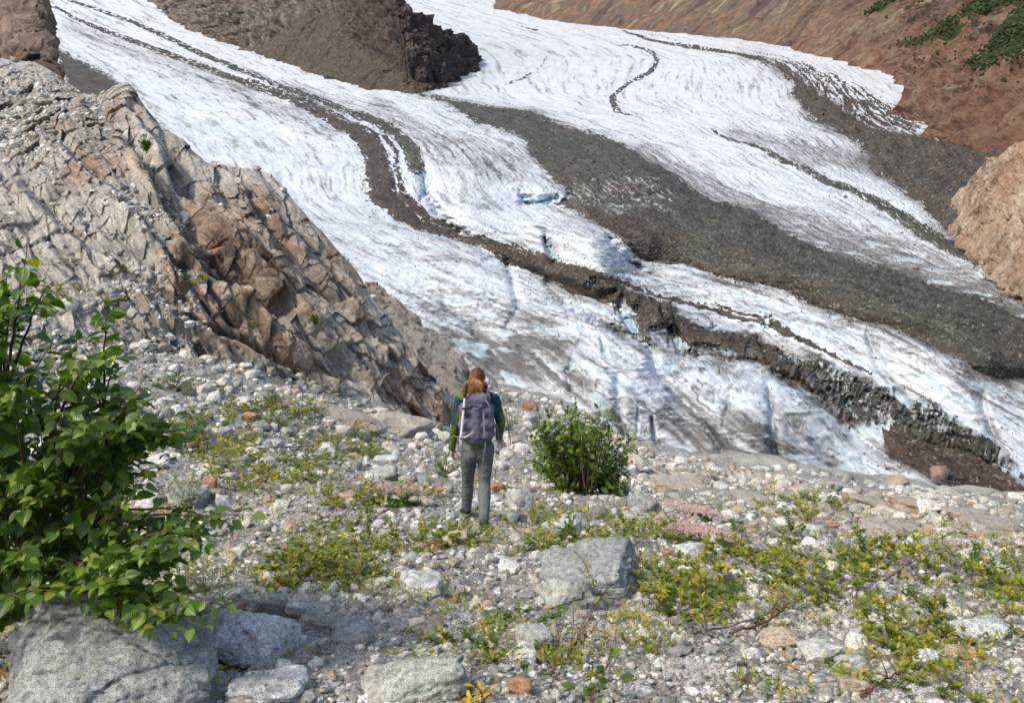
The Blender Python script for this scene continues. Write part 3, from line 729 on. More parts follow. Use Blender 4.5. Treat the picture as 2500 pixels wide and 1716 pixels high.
def rock_surface(name, guides, nu, nv, mat, sc, amp, seed, back=None, an=(1, 1, 1), dirs=None, mode='catmull', edges=True, fnat=None):
    P, G = loft(guides, nu, nv, mode)
    N = normals(P)
    V = P - np.array([0, 0, CAMZ])
    if (np.sum(N*V, -1).mean() > 0): N = -N
    Q = P/sc
    if dirs is not None:
        d1, d2, d3 = dirs; Q = np.stack([P@d1/sc, P@d2/sc, P@d3/sc], -1)
    Q = Q*np.array(an) + fbm3(P/(sc*2), 2, seed+50)[..., None]*.4
    h = fbm3(Q*.35, 3, seed, .5, 1)*1.0 + fbm3(Q, 4, seed+5, .55, 1)*.45
    c, e = cells3(Q*.8, seed, 1.0); h = h + c*.55
    c, e = cells3(Q*2.3 + 5, seed+1, 1.0); h = h + c*.2
    h = h + fbm3(Q*4, 3, seed+9)*.06
    wgt = np.ones(h.shape)
    if fnat is not None:
        a0 = fnat(G, P)
        if 'chute' in a0: h = h + (a0['chute']-.5)*1.6
        if 'fan' in a0: h = h*(1-.6*a0['fan'])
    P = P + N*(h*amp*wgt)[..., None]
    at = {}
    if fnat is not None: at = fnat(G, P)
    if back:
        P = fold_back(P, 12, back[0], back[1])
        at = {k: np.concatenate([v, np.repeat(v[-1:], 12, 0)], 0) for k, v in at.items()}
    global LASTP; LASTP = P
    return grid_mesh(name, P, mat, at)

# --- the lower rock spur right of the ridge, over the ice
M_spur = mat_rock('spur_rock', [(.40, .35, .29), (.25, .20, .155), (.12, .095, .075)], warm=(.30, .17, .08), scale=1.6, up=((.42, .40, .37), .55, .95, .6), amt=.6)
structure(rock_surface('rock_spur', [
    [(840, 900, 44), (900, 930, 43), (960, 960, 42), (1020, 980, 42), (1060, 960, 44), (1100, 930, 46)],
    [(835, 760, 50), (880, 790, 50), (940, 830, 49), (1000, 860, 48), (1050, 870, 48), (1095, 890, 49)],
    [(830, 635, 60), (868, 648, 60), (930, 690, 59), (990, 745, 57), (1045, 802, 54), (1088, 866, 52)]], 200, 240, M_spur, 2.2, .42, 61, (14, (.5, 1.0))))

# --- dark cliff at the upper left corner
M_cliff = mat_rock('cliff_rock', [(.30, .23, .185), (.165, .12, .095), (.07, .055, .047)], warm=(.17, .085, .045), scale=5.0, amt=.6, strata=((1, 1, .5), (0, .5, 0)))
structure(rock_surface('rock_cliff', [
    [(-260, 260, 150), (-100, 240, 150), (0, 200, 150), (60, 190, 150), (110, 200, 150), (165, 215, 150)],
    [(-260, 80, 180), (-100, 80, 180), (0, 80, 178), (50, 90, 174), (95, 120, 170), (150, 168, 165)],
    [(-260, -60, 215), (-100, -60, 215), (0, -60, 212), (50, -30, 206), (90, -10, 200), (132, 70, 190)],
    [(-260, -260, 260), (-100, -260, 260), (0, -240, 255), (50, -160, 245), (75, -80, 235), (112, 8, 215)]], 260, 260, M_cliff, 6, 1.6, 71, (90, (.4, 1.0)), (1, 1, .45)))

# --- rocky mountain between the two arms of the glacier
def mat_mtn():
    t = NT('mountain_rock'); p = t.pos(); b = t.noise(p, .07, 9, .75); a = t.noise(p, .02, 7, .65, .5)
    c = t.ramp(b, [(.32, (.065, .052, .045)), (.48, (.150, .122, .105)), (.62, (.31, .265, .22))])
    c = t.mix(t.ramp(t.attr('chute'), [(.30, .75), (.48, 0.0)]), c, (.050, .042, .040))
    c = t.mix(t.ramp(a, [(.52, 0.0), (.66, .55)]), c, (.20, .105, .068))
    d = t.ramp(b, [(.32, (.035, .028, .032)), (.5, (.085, .062, .062)), (.68, (.17, .11, .095))])
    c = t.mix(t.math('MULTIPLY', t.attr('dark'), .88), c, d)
    c = t.mix(t.attr('fan'), c, t.ramp(t.noise(p, .35, 6, .8), [(.38, (.030, .026, .022)), (.52, (.085, .070, .057)), (.66, (.21, .155, .105))]))
    f = t.noise(p, .4, 7, .8)
    c = t.mix(.8, c, t.mix(1.0, c, t.ramp(f, [(.25, .45), (.5, 1.0), (.75, 1.5)]), 'MULTIPLY'))
    t.color(c); n = t.bump(b, 1.0, 8); t.bump(f, .8, 1.5, n); return t.m
M_mtn = mat_mtn()
M_unused = (lambda *a, **k: None)('mountain_rock', [(.21, .18, .155), (.105, .090, .078), (.042, .037, .036)], warm=(.17, .088, .055), dark=(.035, .032, .035), scale=26.0, amt=.55, strata=((1, 1, 2.4), (0, math.radians(24), 0)))
MB = [(300, -30), (352, 22), (400, 52), (470, 88), (560, 118), (650, 148), (740, 182), (830, 204), (915, 217), (968, 214), (1005, 200), (1050, 188), (1083, 150), (1092, 131)]
MT = [(300, -330), (352, -330), (400, -330), (480, -330), (570, -330), (660, -330), (750, -320), (820, -200), (880, -80), (920, -8), (962, 30), (1010, 62), (1062, 86), (1080, 110)]
def mid(A, B, t, kx=0, ky=0): return [(a[0]*(1-t)+b[0]*t + kx, a[1]*(1-t)+b[1]*t + ky) for a, b in zip(A, B)]
def dist_rows(B, T, k):
    d = [Dg_s(np.array([float(y)]))[0] for x, y in B]
    return d
def mountain(name, B, T, mat, nu, nv, sc, amp, seed, slope=1.5, back=None, an=(1, 1, 1), dirs=None, levels=4, fnat=None, dover=None, under=22):
    Db = np.array([Dg_s(np.array([float(y)]))[0] for x, y in B]) if dover is None else np.array(dover, float)
    Db = np.convolve(np.pad(Db, 1, mode='edge'), [.25, .5, .25], 'valid')
    rows = []
    rows.append([(x, y+under, d*.985) for (x, y), d in zip(B, Db)])
    for k in range(levels+1):
        t = k/levels
        rows.append([(b[0]*(1-t)+q[0]*t, b[1]*(1-t)+q[1]*t, d*(1.0 + (np.hypot(b[1]-q[1], 0)*t/FP)*slope)) for b, q, d in zip(B, T, Db)])
    return structure(rock_surface(name, rows, nu, nv, mat, sc, amp, seed, back, an, dirs, 'catmull', True, fnat))
F_fan = Field(lambda X, Y: poly_sd(X, Y, [(660, 40), (720, 20), (790, 90), (880, 150), (975, 190), (1000, 240), (600, 170), (560, 120), (620, 90)]))
def mfn(G, P):
    px, py = G[..., 0], G[..., 1]; fan = sm(12, -12, F_fan(px.ravel(), py.ravel()).reshape(px.shape) + fbm2(px/30, py/20, 3, 3)*16)
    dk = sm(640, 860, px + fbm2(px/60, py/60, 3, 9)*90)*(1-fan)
    rib = fbm2((px*.35 + py*.94)/13 + fbm2(px/50, py/50, 2, 5)*.5, (px*.94 - py*.35)/90, 4, 12, .6)
    rib2 = fbm2((px*.97 - py*.2)/16, (px*.2 + py*.97)/110, 4, 19, .6, 1)
    fan = fan*.8
    return dict(fan=fan, dark=dk, chute=.5 + (.5-.25*dk)*np.where(px < 560, rib, rib*.3 + rib2*.7)*(1-fan))
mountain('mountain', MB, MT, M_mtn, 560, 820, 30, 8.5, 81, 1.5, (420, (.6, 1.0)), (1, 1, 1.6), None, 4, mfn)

# --- right valley side: red brown scree and rock with dark shrub patches
def mat_side():
    t = NT('hillside_rock'); p = t.pos(); 
    q = t.map(p, (1.0, .55, .55), (0, 0, math.radians(-20)))
    a = t.noise(q, .010, 8, .62, .6); b = t.noise(q, .05, 9, .72)
    c = t.ramp(b, [(.32, (.075, .058, .050)), (.50, (.165, .122, .096)), (.68, (.28, .215, .165))])
    c = t.mix(t.ramp(a, [(.42, 0.0), (.58, .7)]), c, (.17, .095, .070))
    c = t.mix(t.ramp(t.noise(q, .007, 6, .6, .5), [(.50, 0.0), (.62, .65)]), c, (.125, .112, .105))
    c = t.mix(t.ramp(t.noise(p, .012, 7, .65), [(.56, 0.0), (.68, .5)]), c, (.13, .12, .055))
    c = t.mix(.8, c, t.ramp(t.attr('chute'), [(.10, (.13, .088, .082)), (.28, (.25, .17, .125)), (.42, (.17, .15, .14)), (.55, (.36, .24, .155)), (.68, (.20, .12, .105)), (.8, (.19, .18, .12)), (.92, (.42, .33, .25))]))
    c = t.mix(t.math('MULTIPLY', t.attr('warm'), .8), c, t.ramp(b, [(.34, (.14, .085, .068)), (.46, (.30, .15, .105)), (.56, (.32, .21, .14)), (.68, (.44, .33, .25))]))
    f = t.noise(p, .35, 7, .8)
    c = t.mix(.8, c, t.mix(1.0, c, t.ramp(f, [(.25, .45), (.5, 1.0), (.75, 1.5)]), 'MULTIPLY'))
    g = t.math('ADD', t.attr('green'), t.math('MULTIPLY', t.math('SUBTRACT', b, .5), .8))
    c = t.mix(t.ramp(g, [(.42, 0.0), (.56, .9)]), c, (.035, .055, .018))
    t.color(c)
    n = t.bump(b, 1.0, 16); t.bump(f, 1.0, 3.0, n)
    return t.m
SB = [(1120, 10), (1196, 36), (1290, 52), (1420, 64), (1560, 76), (1680, 88), (1770, 98), (1850, 125), (1930, 146), (2012, 158), (2035, 190), (2060, 212), (2030, 242), (2085, 292), (2140, 330), (2270, 352), (2420, 400), (2600, 450)]
ST = [(1180, -330), (1320, -330), (1450, -330), (1560, -330), (1660, -330), (1760, -330), (1840, -330), (1920, -330), (2000, -330), (2080, -330), (2150, -330), (2220, -330), (2290, -330), (2360, -330), (2430, -330), (2520, -330), (2620, -330), (2720, -330)]
SD0 = [3900, 3350, 3000, 2700, 2450, 2250, 2100, 1830, 1600, 1450, 1250, 1120, 1010, 830, 720, 640, 560, 520]
SD = [min(a, float(Dg_s(np.array([float(y)]))[0])*.985) for a, (x, y) in zip(SD0, SB)]
GREEN = [[(2080, 95), (2130, 60), (2190, 20), (2230, -20), (2400, -60), (2480, 60), (2400, 0), (2300, 0), (2230, 30), (2180, 40), (2120, 85)],
         [(2190, 150), (2230, 110), (2260, 80), (2290, 40), (2330, 0), (2500, -20), (2560, 160), (2400, 110), (2324, 125), (2270, 130), (2230, 160)],
         [(1955, 36), (1990, 10), (2020, -10), (2040, -5), (1990, 25)], [(2050, 100), (2080, 85), (2095, 92), (2070, 108)]]
F_green = Field(lambda X, Y: np.minimum.reduce([poly_sd(X, Y, g) for g in GREEN]))
def sfn(G, P):
    px, py = G[..., 0], G[..., 1]
    g = np.clip(.5 - F_green(px.ravel() + fbm2(P[..., 0].ravel()/40, P[..., 2].ravel()/40, 3, 5)*14, py.ravel()).reshape(px.shape)/14, 0, 1)
    wm = sm(1500, 2100, px)*sm(20, 160, py + (px-1700)*.10 + fbm2(P[..., 0]/120, P[..., 2]/60, 3, 8)*50)*.9
    th = np.radians(np.interp(px, [1200, 1900, 2324], [-38, -42, -30])); al = px*np.cos(th) + py*np.sin(th)*-1; ac = px*np.sin(-th)*1 + py*np.cos(th)
    ch = fbm2((px*.62 + py*.78)/26 + fbm2(px/90, py/60, 2, 31)*.22, (px*.78 - py*.62)/190, 5, 33, .6)
    return dict(green=g, warm=wm, chute=np.clip(.5 + .55*ch, 0, 1))
side = mountain('valley_side', SB, ST, mat_side(), 460, 860, 48, 6.5, 91, 1.3, None, (1, 1, 1), None, 4, sfn, SD)
SIDEP = LASTP

# --- orange bedrock above the right edge of the ice
M_orange = mat_rock('orange_rock', [(.50, .41, .32), (.29, .205, .145), (.10, .078, .062)], warm=(.30, .16, .085), dark=(.06, .052, .046), scale=3.2, amt=.5, up=((.42, .36, .30), .55, 1.0, .5))
OB = [(2150, 470), (2168, 520), (2185, 560), (2225, 598), (2275, 632), (2330, 665), (2450, 740), (2600, 830)]
OT = [(2178, 425), (2215, 392), (2250, 360), (2300, 330), (2360, 310), (2450, 300), (2560, 300), (2700, 300)]
mountain('orange_bedrock', OB, OT, M_orange, 380, 460, 5, 1.5, 101, 1.0, (60, (.5, 1.0)), (1, 1, 1), None, 3, None, [float(Dg_s(np.array([y]))[0])*.97 for x, y in OB], 16)

# ------------------------------------------------------------------ foreground ground
GC = [-1000, -420, 0, 300, 600, 900, 1080, 1162, 1300, 1442, 1600, 1800, 2062, 2324, 2760, 3500]
def grow(rows, D):
    rows = [rows[0]] + list(rows) + [rows[-1]]
    if hasattr(D, '__len__'): D = [D[0]] + list(D) + [D[-1]]
    return [(x, r, d) for x, r, d in zip(GC, rows, D if hasattr(D, '__len__') else [D]*len(GC))]
GR = [grow([2300]*14, 2.4), grow([1900]*14, 3.35), grow([1595]*14, 4.4), grow([1487]*14, 5.3), grow([1394]*14, 6.3), grow([1301]*14, 7.8), grow([1208]*14, 10.2),
      grow([1085, 1085, 1085, 1095, 1110, 1120, 1125, 1130, 1135, 1140, 1145, 1155, 1180, 1205], [12, 12, 12, 12.3, 12.7, 13, 13, 13.2, 13.2, 13.2, 13.4, 13.4, 12.8, 12.4]),
      grow([930, 940, 955, 985, 1035, 1025, 1015, 1035, 1075, 1095, 1108, 1132, 1158, 1190], [15.5, 15.5, 16, 17, 19, 23, 25, 25, 23, 22, 21, 19.5, 18, 17.5]),
      grow([790, 795, 800, 830, 930, 885, 886, 928, 1012, 1048, 1066, 1112, 1142, 1180], [24, 24, 24.5, 26, 30, 46, 50, 46, 36, 33, 31, 29, 27, 25])]
def ground_uv():
    P, G = loft(GR, 620, 940)
    return P, G
def build_ground(mat):
    P, G = ground_uv()
    nu, nv = P.shape[:2]
    x, y = P[..., 0], P[..., 1]
    D = np.exp(G[..., 2])
    # soft undulation, gentle so that placed things stay on it
    h = fbm2(x/2.6, y/3.2, 3, 7)*.11*np.clip(D/10, .55, 2.6) + fbm2(x/.55, y/.7, 3, 8)*.028
    c, e = cells3(P*np.array([1, 1, 1])*6.0, 4, .6)
    h = h + c*.022 + np.abs(fbm2(x*5.5, y*5.5, 3, 17))*.025
    # bedrock humps near the lip on the right
    px, py = G[..., 0], G[..., 1]
    hump = bump(px, py, 2120, 1172, 230, 28, 8) + .8*bump(px, py, 1700, 1092, 120, 22, 6) + .7*bump(px, py, 1500, 1080, 60, 25) + .6*bump(px, py, 1990, 1210, 90, 22, 15)
    ck, ek = cells3(P*np.array([.5, .9, 1.1]), 8, 1.0)
    h = h + hump*(ck*.26 + fbm3(P*.8, 3, 5, .5, 1)*.16 - .28)
    P[..., 2] += h
    last = P[-1].copy(); rows = []
    for k in range(1, 16):
        t = k/15.; q = last.copy(); q[:, 1] += 26*t; q[:, 2] -= 2*t + 34*t*t; rows.append(q)
    P2 = np.concatenate([P, np.array(rows)], 0)
    rock = np.clip(hump*1.1, 0, 1)
    rock = np.concatenate([rock, np.repeat(rock[-1:], 15, 0)], 0)
    o = grid_mesh('ground', P2, mat, dict(rock=rock))
    return o, P, G
def mat_ground():
    t = NT('gravel_ground'); p = t.pos()
    a = t.noise(p, .55, 5, .6); b = t.noise(p, 7, 8, .75); v = t.vor(p, 26, 'F1', 'Color'); s = t.n('ShaderNodeSeparateColor'); t.l(v, s.inputs[0])
    c = t.ramp(s.outputs[0], [(.0, (.15, .15, .135)), (.35, (.30, .30, .275)), (.7, (.475, .475, .445)), (.93, (.27, .21, .15)), (1, (.58, .57, .55))])
    c = t.mix(t.ramp(b, [(.34, .75), (.48, 0.0)]), c, (.10, .085, .065))
    c = t.mix(t.ramp(a, [(.48, 0.0), (.62, .55)]), c, (.55, .535, .52))
    c = t.mix(t.ramp(t.noise(p, 1.7, 6, .7), [(.56, 0.0), (.66, .55)]), c, (.115, .105, .055))
    rk = t.ramp(t.noise(t.map(p, (.7, 1.6, 2)), 1.1, 8, .7, .5), [(.34, (.20, .12, .075)), (.46, (.46, .34, .24)), (.56, (.70, .62, .53))])
    c = t.mix(t.ramp(t.attr('rock'), [(.3, 0.0), (.6, 1.0)]), c, rk)
    fine = t.noise(p, 45, 4, .8)
    c = t.mix(.6, c, t.mix(1.0, c, t.ramp(fine, [(.3, .5), (.5, 1.0), (.7, 1.4)]), 'MULTIPLY'))
    t.color(c)
    n = t.bump(t.vor(p, 26, 'F1'), 1.0, -.025); n = t.bump(b, 1.0, .05, n); t.bump(fine, .7, .008, n)
    return t.m
ground, GP, GG = build_ground(mat_ground())
structure(ground)

# ------------------------------------------------------------------ ray casts on to the built ground
def bvh_grid(P, step=1):
    Q = P[::step, ::step]; nu, nv = Q.shape[:2]
    return BVHTree.FromPolygons(Q.reshape(-1, 3).tolist(), grid_faces(nu, nv).tolist())
B_ground = bvh_grid(GP); B_ridge = bvh_grid(RP[:-10], 2)
def ray(px, py):
    d = Vector(unproj(px, py, 1.0)) - Vector((0, 0, CAMZ)); return Vector((0, 0, CAMZ)), d.normalized()
def hit(px, py, which=None):
    """first surface the traced pixel falls on"""
    o, d = ray(px, py); best = None
    for b in ([B_ground, B_ridge] if which is None else [which]):
        r = b.ray_cast(o, d)
        if r[0] is not None and (best is None or r[3] < best[3]): best = r
    return best
def gz(x, y):
    r = B_ground.ray_cast(Vector((x, y, 40)), Vector((0, 0, -1)))
    return r[0].z if r[0] is not None else -3
def gscale(p): return (p.y*cP - (p.z-CAMZ)*sP)/FP         # metres per traced pixel at a point

# ------------------------------------------------------------------ stones
def ico(sub):
    import bmesh
    bm = bmesh.new(); bmesh.ops.create_icosphere(bm, subdivisions=sub, radius=1)
    V = np.array([v.co[:] for v in bm.verts]); F = np.array([[v.index for v in f.verts] for f in bm.faces]); bm.free()
    return V/np.linalg.norm(V, axis=1)[:, None], F
ICO = {k: ico(k) for k in (1, 2, 3, 4, 5, 6)}
def rock_shape(seed, sub=4, nplanes=12, p=14, dims=(1, .8, .6), rough=.04, low=.12, planes=None):
    V, F = ICO[sub]; r = np.random.RandomState(seed)
    n = r.randn(nplanes, 3); n /= np.linalg.norm(n, axis=1)[:, None]
    d = r.uniform(.62, 1.0, nplanes)
    n = np.concatenate([n, np.eye(3), -np.eye(3)]); d = np.concatenate([d, r.uniform(.85, 1.1, 6)])
    if planes:
        q = np.array([a for a, _ in planes], float); q /= np.linalg.norm(q, axis=1)[:, None]
        n = np.concatenate([n, q]); d = np.concatenate([d, np.array([b for _, b in planes])])
    c = np.maximum(V@n.T, 0)/d
    R = (c**p).sum(1)**(-1/p)
    P = V*R[:, None]
    if low: P = P*(1 + low*fbm3(P*1.3 + seed, 2, seed % 50))[:, None]
    if rough: P = P*(1 + rough*fbm3(P*4 + seed, 3, seed % 37, .6))[:, None]
    if sub >= 4:
        cc, ee = cells3(P*2.1 + seed*.37, seed % 9, 1.1); c2_, e2_ = cells3(P*5.5 + seed, seed % 7, 1.0)
        P = P*(1 + (.085*cc + .03*c2_ - .035*sm(.05, 0, ee))*min(1, rough/.03))[:, None]
    P = P*np.array(dims)
    return P, F

def mat_stone(name, obj_random=True, base=None, speck=1.0, sc=1.0):
    t = NT(name); p = t.coord('Object') if obj_random else t.pos()
    if base is None:
        rnd = t.n('ShaderNodeObjectInfo').outputs['Random'] if obj_random else t.attr('tint')
        base = t.ramp(rnd, [(0, (.475, .475, .44)), (.14, (.345, .355, .33)), (.26, (.57, .56, .53)), (.38, (.25, .26, .24)), (.48, (.53, .49, .43)), (.60, (.64, .63, .60)), (.78, (.34, .29, .235)), (.86, (.22, .22, .21)), (.92, (.44, .34, .24)), (.975, (.34, .20, .12)), (1, (.42, .40, .37))], 'CONSTANT')
    if obj_random:
        loc = t.n('ShaderNodeVectorMath'); loc.operation = 'ADD'; t.l(p, loc.inputs[0]); t.l(t.n('ShaderNodeObjectInfo').outputs['Location'], loc.inputs[1]); p = loc.outputs[0]
    a = t.noise(p, 3/sc, 6, .65); b = t.noise(p, 26/sc, 6, .8); v = t.noise(p, 120/sc, 3, .8)
    c = t.mix(1.0, base, t.ramp(a, [(.3, (.62, .60, .57)), (.5, (1, 1, 1)), (.7, (1.22, 1.2, 1.16))]), 'MULTIPLY')
    c = t.mix(.9, c, t.mix(1.0, c, t.ramp(b, [(.36, .38), (.5, 1.0), (.64, 1.45)]), 'MULTIPLY'))
    c = t.mix(.7*speck, c, t.mix(1.0, c, t.ramp(v, [(.38, .22), (.47, .95), (.62, 1.45)]), 'MULTIPLY'))
    e = t.noise(p, 5.5/sc, 7, .7, .6)
    c = t.mix(t.ramp(e, [(.56, 0.0), (.70, .6)]), c, (.30, .23, .15))
    c = t.mix(t.ramp(t.noise(p, 2.2/sc, 8, .72, .4), [(.34, .55), (.45, 0.0)]), c, (.13, .13, .118))
    c = t.mix(t.ramp(t.noise(p, 9/sc, 7, .75), [(.30, .5), (.40, 0.0)]), c, (.08, .08, .072))
    t.color(c); t.b.inputs['Roughness'].default_value = .9
    n = t.bump(a, .6, .05*sc); n = t.bump(b, .9, .014*sc, n); t.bump(v, .6, .003*sc, n)
    return t.m
M_stone = mat_stone('stone')
M_gravel = mat_stone('gravel_stone', False)
M_granite = mat_stone('granite', True, (.52, .53, .53), 1.2)
M_granite_dark = mat_stone('granite_dark', True, (.30, .31, .305), 1.2)
M_tan = mat_stone('tan_stone', True, (.44, .36, .27), .7)
M_green = mat_stone('greenish_stone', True, (.38, .39, .35), 1.0)
M_brown = mat_stone('brown_stone', True, (.23, .165, .13), .8)
M_orange_st = mat_stone('orange_stone', True, (.36, .20, .11), .6)
M_grey = mat_stone('grey_stone', True, (.30, .31, .31), .8)

def place_rock(name, px, py, wpx, hpx, label, mat, seed, sub=4, nplanes=12, p=14, depth=.8, rotz=0, rough=.04, low=.12, planes=None, tilt=0, group=None, cat='boulder', sink=.18, which=None, grp_only=False):
    """(px, py) is the middle of the visible base; wpx, hpx the visible width and height"""
    r = hit(px, py, which)
    loc = r[0]; s = gscale(loc)
    W = wpx*s; e_ = math.atan2(CAMZ-loc.z, loc.y); H = max((hpx*s - W*depth*.55*math.sin(e_))/math.cos(e_), (.10 if cat == 'outcrop' else .28)*W)
    P, F = rock_shape(seed, sub, nplanes, p, (1, 1, 1), rough, low, planes)
    P = P - (P.max(0)+P.min(0))/2; P = P/((P.max(0)-P.min(0))/2)
    c, si = math.cos(math.radians(tilt)), math.sin(math.radians(tilt))
    P = P*np.array([W/2, W/2*depth, H/2/(1-sink)*.97])
    P = np.stack([P[:, 0]*c - P[:, 2]*si, P[:, 1], P[:, 0]*si + P[:, 2]*c], -1)
    zmin = P[:, 2].min(); hh = P[:, 2].max()-zmin
    P[:, 2] -= zmin + hh*sink
    o = mesh_np(name, P, F, mat)
    o.location = loc + Vector((0, W/2*depth*.75, -W/2*depth*.75*.30)); o.rotation_euler = (0, 0, math.radians(rotz))
    tag(o, label, cat, group)
    return o

PL = place_rock
PL('boulder', 190, 1640, 560, 330, 'huge speckled grey boulder filling the bottom left corner under the bush', M_granite_dark, 3, 6, 9, 9, .8, 0, .045, .10, [((.75, -.1, .75), .72), ((-.2, -.3, 1), .86), ((.2, -.9, .35), .8)], 0, sink=.22)
PL('boulder', 532, 1512, 256, 160, 'rounded pale granite boulder with a dark underside, right of the corner boulder', M_granite, 12, 6, 9, 12, .85, 0, .03, .08, [((-.55, -.5, -.65), .62), ((.2, -.6, .8), .84), ((-.8, -.2, .5), .8)], -4, sink=.10)
PL('boulder', 1358, 1356, 264, 140, 'large angular grey boulder with a shaded right face, mid slope', M_granite_dark, 21, 6, 4, 30, .72, 0, .035, .05, [((.93, -.25, .22), .62), ((-.55, -.30, .78), .48), ((-.85, -.3, .2), .86), ((.05, -.95, .05), .66), ((-.3, -.7, -.65), .62)], 0, sink=.12)
PL('boulder', 1288, 1384, 122, 80, 'small tan stone slab leaning on the front of the angular grey boulder', M_green, 22, 5, 8, 16, .8, 10, .03, .08, [((-.7, -.3, .7), .6)], 22, sink=.15)
PL('boulder', 952, 1352, 104, 62, 'white granite boulder with a rounded top behind the gravel flat', M_granite, 31, 5, 9, 12, .9, 0, .03, .08, None, 0)
PL('rock', 1030, 1242, 66, 42, 'brownish rounded rock just left of the hiker lower foot', M_tan, 33, 5, 9, 12, .9, 0, .03, .08, None, 0, cat='rock')
PL('boulder', 935, 1590, 262, 118, 'low dark olive granite slab half buried at the bottom edge', M_green, 35, 5, 10, 12, .7, 0, .04, .1, [((-.7, -.4, .6), .6)], 8, sink=.3)
PL('rock', 595, 1596, 190, 48, 'pale flat rock cut by the bottom edge of the view', M_granite, 36, 5, 10, 12, .7, 0, .03, .1, None, 0, cat='rock', sink=.3)
PL('rock', 618, 1395, 66, 60, 'grey green rounded stone behind the pale granite boulder', M_green, 37, 4, 9, 12, .8, 0, .03, .1, None, 0, cat='rock')
PL('rock', 677, 1400, 62, 46, 'pale grey stone right of the grey green one', M_granite, 38, 4, 9, 12, .8, 0, .03, .1, None, 0, cat='rock')
PL('rock', 722, 1428, 78, 42, 'grey speckled round stone right of the pale granite boulder', M_granite_dark, 39, 4, 9, 10, .8, 0, .03, .1, None, 0, cat='rock')
PL('rock', 800, 1458, 118, 50, 'broad flat grey stone in the gravel below the white boulder', M_grey, 40, 4, 9, 12, .8, 0, .03, .1, None, 0, cat='rock', sink=.3)
PL('rock', 590, 1532, 62, 44, 'dark grey rounded cobble below the pale granite boulder', M_grey, 41, 4, 9, 8, .8, 0, .03, .1, None, 0, cat='rock')
PL('rock', 645, 1528, 48, 34, 'small pale grey cobble right of the dark one', M_granite, 42, 4, 9, 8, .8, 0, .03, .1, None, 0, cat='rock')
PL('rock', 490, 1582, 96, 46, 'long grey cobble between the corner boulder and the bottom edge', M_grey, 43, 4, 9, 8, .6, 0, .03, .1, None, 0, cat='rock')
PL('rock', 520, 1400, 74, 30, 'rusty orange stone behind the top of the pale granite boulder', M_orange_st, 44, 4, 9, 14, .7, 0, .04, .1, None, 10, cat='rock')
PL('rock', 420, 1412, 80, 50, 'brown grey stone under the lower bush twigs', M_brown, 45, 4, 9, 14, .7, 0, .04, .1, None, 0, cat='rock')
PL('rock', 1462, 1162, 76, 42, 'dark grey brown block on the edge of the stone pile', M_grey, 46, 5, 7, 24, .8, 0, .03, .06, [((-.6, -.6, .5), .7)], -14, cat='rock')
PL('rock', 1440, 1186, 60, 36, 'pale green stone propping up the dark block', M_green, 47, 4, 7, 20, .8, 0, .03, .06, None, 0, cat='rock')
PL('rock', 1502, 1195, 44, 40, 'small tan upright stone beside the dark block', M_tan, 48, 4, 7, 20, .8, 0, .03, .06, None, 0, cat='rock')
PL('rock', 1180, 1148, 70, 44, 'grey angular stone at the left end of the stone pile', M_green, 49, 4, 7, 20, .8, 0, .03, .06, [((.5, -.6, .5), .6)], -15, cat='rock')
PL('rock', 1128, 1117, 36, 28, 'orange brown rounded rock right of the hiker knee', M_orange_st, 50, 4, 9, 10, .8, 0, .03, .1, None, 0, cat='rock')
PL('rock', 1572, 1275, 74, 46, 'pale pointed rock with a grey right side', M_granite, 51, 5, 6, 24, .8, 0, .02, .06, [((.6, -.5, .55), .58), ((-.6, -.4, .6), .62)], 0, cat='rock')
PL('rock', 1850, 1215, 64, 36, 'grey green stone among the willows on the right', M_green, 52, 4, 8, 16, .8, 0, .03, .1, None, 0, cat='rock')
PL('rock', 1640, 1188, 0+44, 20, 'grey flat slab at the left of the right hand gravel', M_grey, 53, 4, 8, 16, .8, 0, .03, .1, None, 0, cat='rock')
PL('rock', 860, 1088, 82, 32, 'long flat pale grey rock left of the hiker', M_green, 54, 5, 9, 14, .8, 0, .04, .1, None, 0, cat='rock')
PL('rock', 875, 1050, 60, 24, 'pale flat stone behind the long flat rock', M_granite, 55, 4, 9, 14, .8, 0, .04, .1, None, 0, cat='rock')
PL('rock', 946, 1136, 46, 24, 'greenish rounded stone left of the hiker boots', M_green, 56, 4, 9, 8, .8, 0, .02, .1, None, 0, cat='rock')
PL('rock', 445, 1108, 40, 28, 'grey brown stone beside the orange rock near the bush', M_brown, 57, 4, 9, 12, .8, 0, .03, .1, None, 0, cat='rock')
PL('rock', 474, 1115, 34, 34, 'orange brown rock right of the big bush', M_orange_st, 58, 4, 8, 14, .8, 0, .03, .1, None, 0, cat='rock')
PL('rock', 418, 1150, 90, 50, 'grey boulder below the orange rock near the bush', M_granite_dark, 59, 4, 8, 14, .8, 0, .03, .1, None, 0, cat='rock')
PL('rock', 505, 1152, 46, 34, 'pale grey stone right of the boulder near the bush', M_granite, 60, 4, 8, 14, .8, 0, .03, .1, None, 0, cat='rock')
PL('rock', 1778, 1472, 112, 42, 'flat cream coloured stone in the lower right gravel', M_tan, 61, 5, 8, 14, .8, 0, .03, .1, None, 0, cat='rock')
PL('rock', 1942, 1528, 88, 54, 'rounded grey stone with a rusty left end, lower right', M_granite, 62, 5, 8, 14, .8, 0, .03, .1, None, 0, cat='rock')
PL('rock', 2102, 1515, 66, 52, 'upright pale grey stone left of the pale block', M_granite, 63, 5, 8, 16, .8, 0, .03, .1, None, 0, cat='rock')
PL('rock', 2203, 1500, 88, 40, 'pale cream block with squared ends near the right edge', M_tan, 64, 5, 4, 26, .7, 0, .03, .04, None, 0, cat='rock')
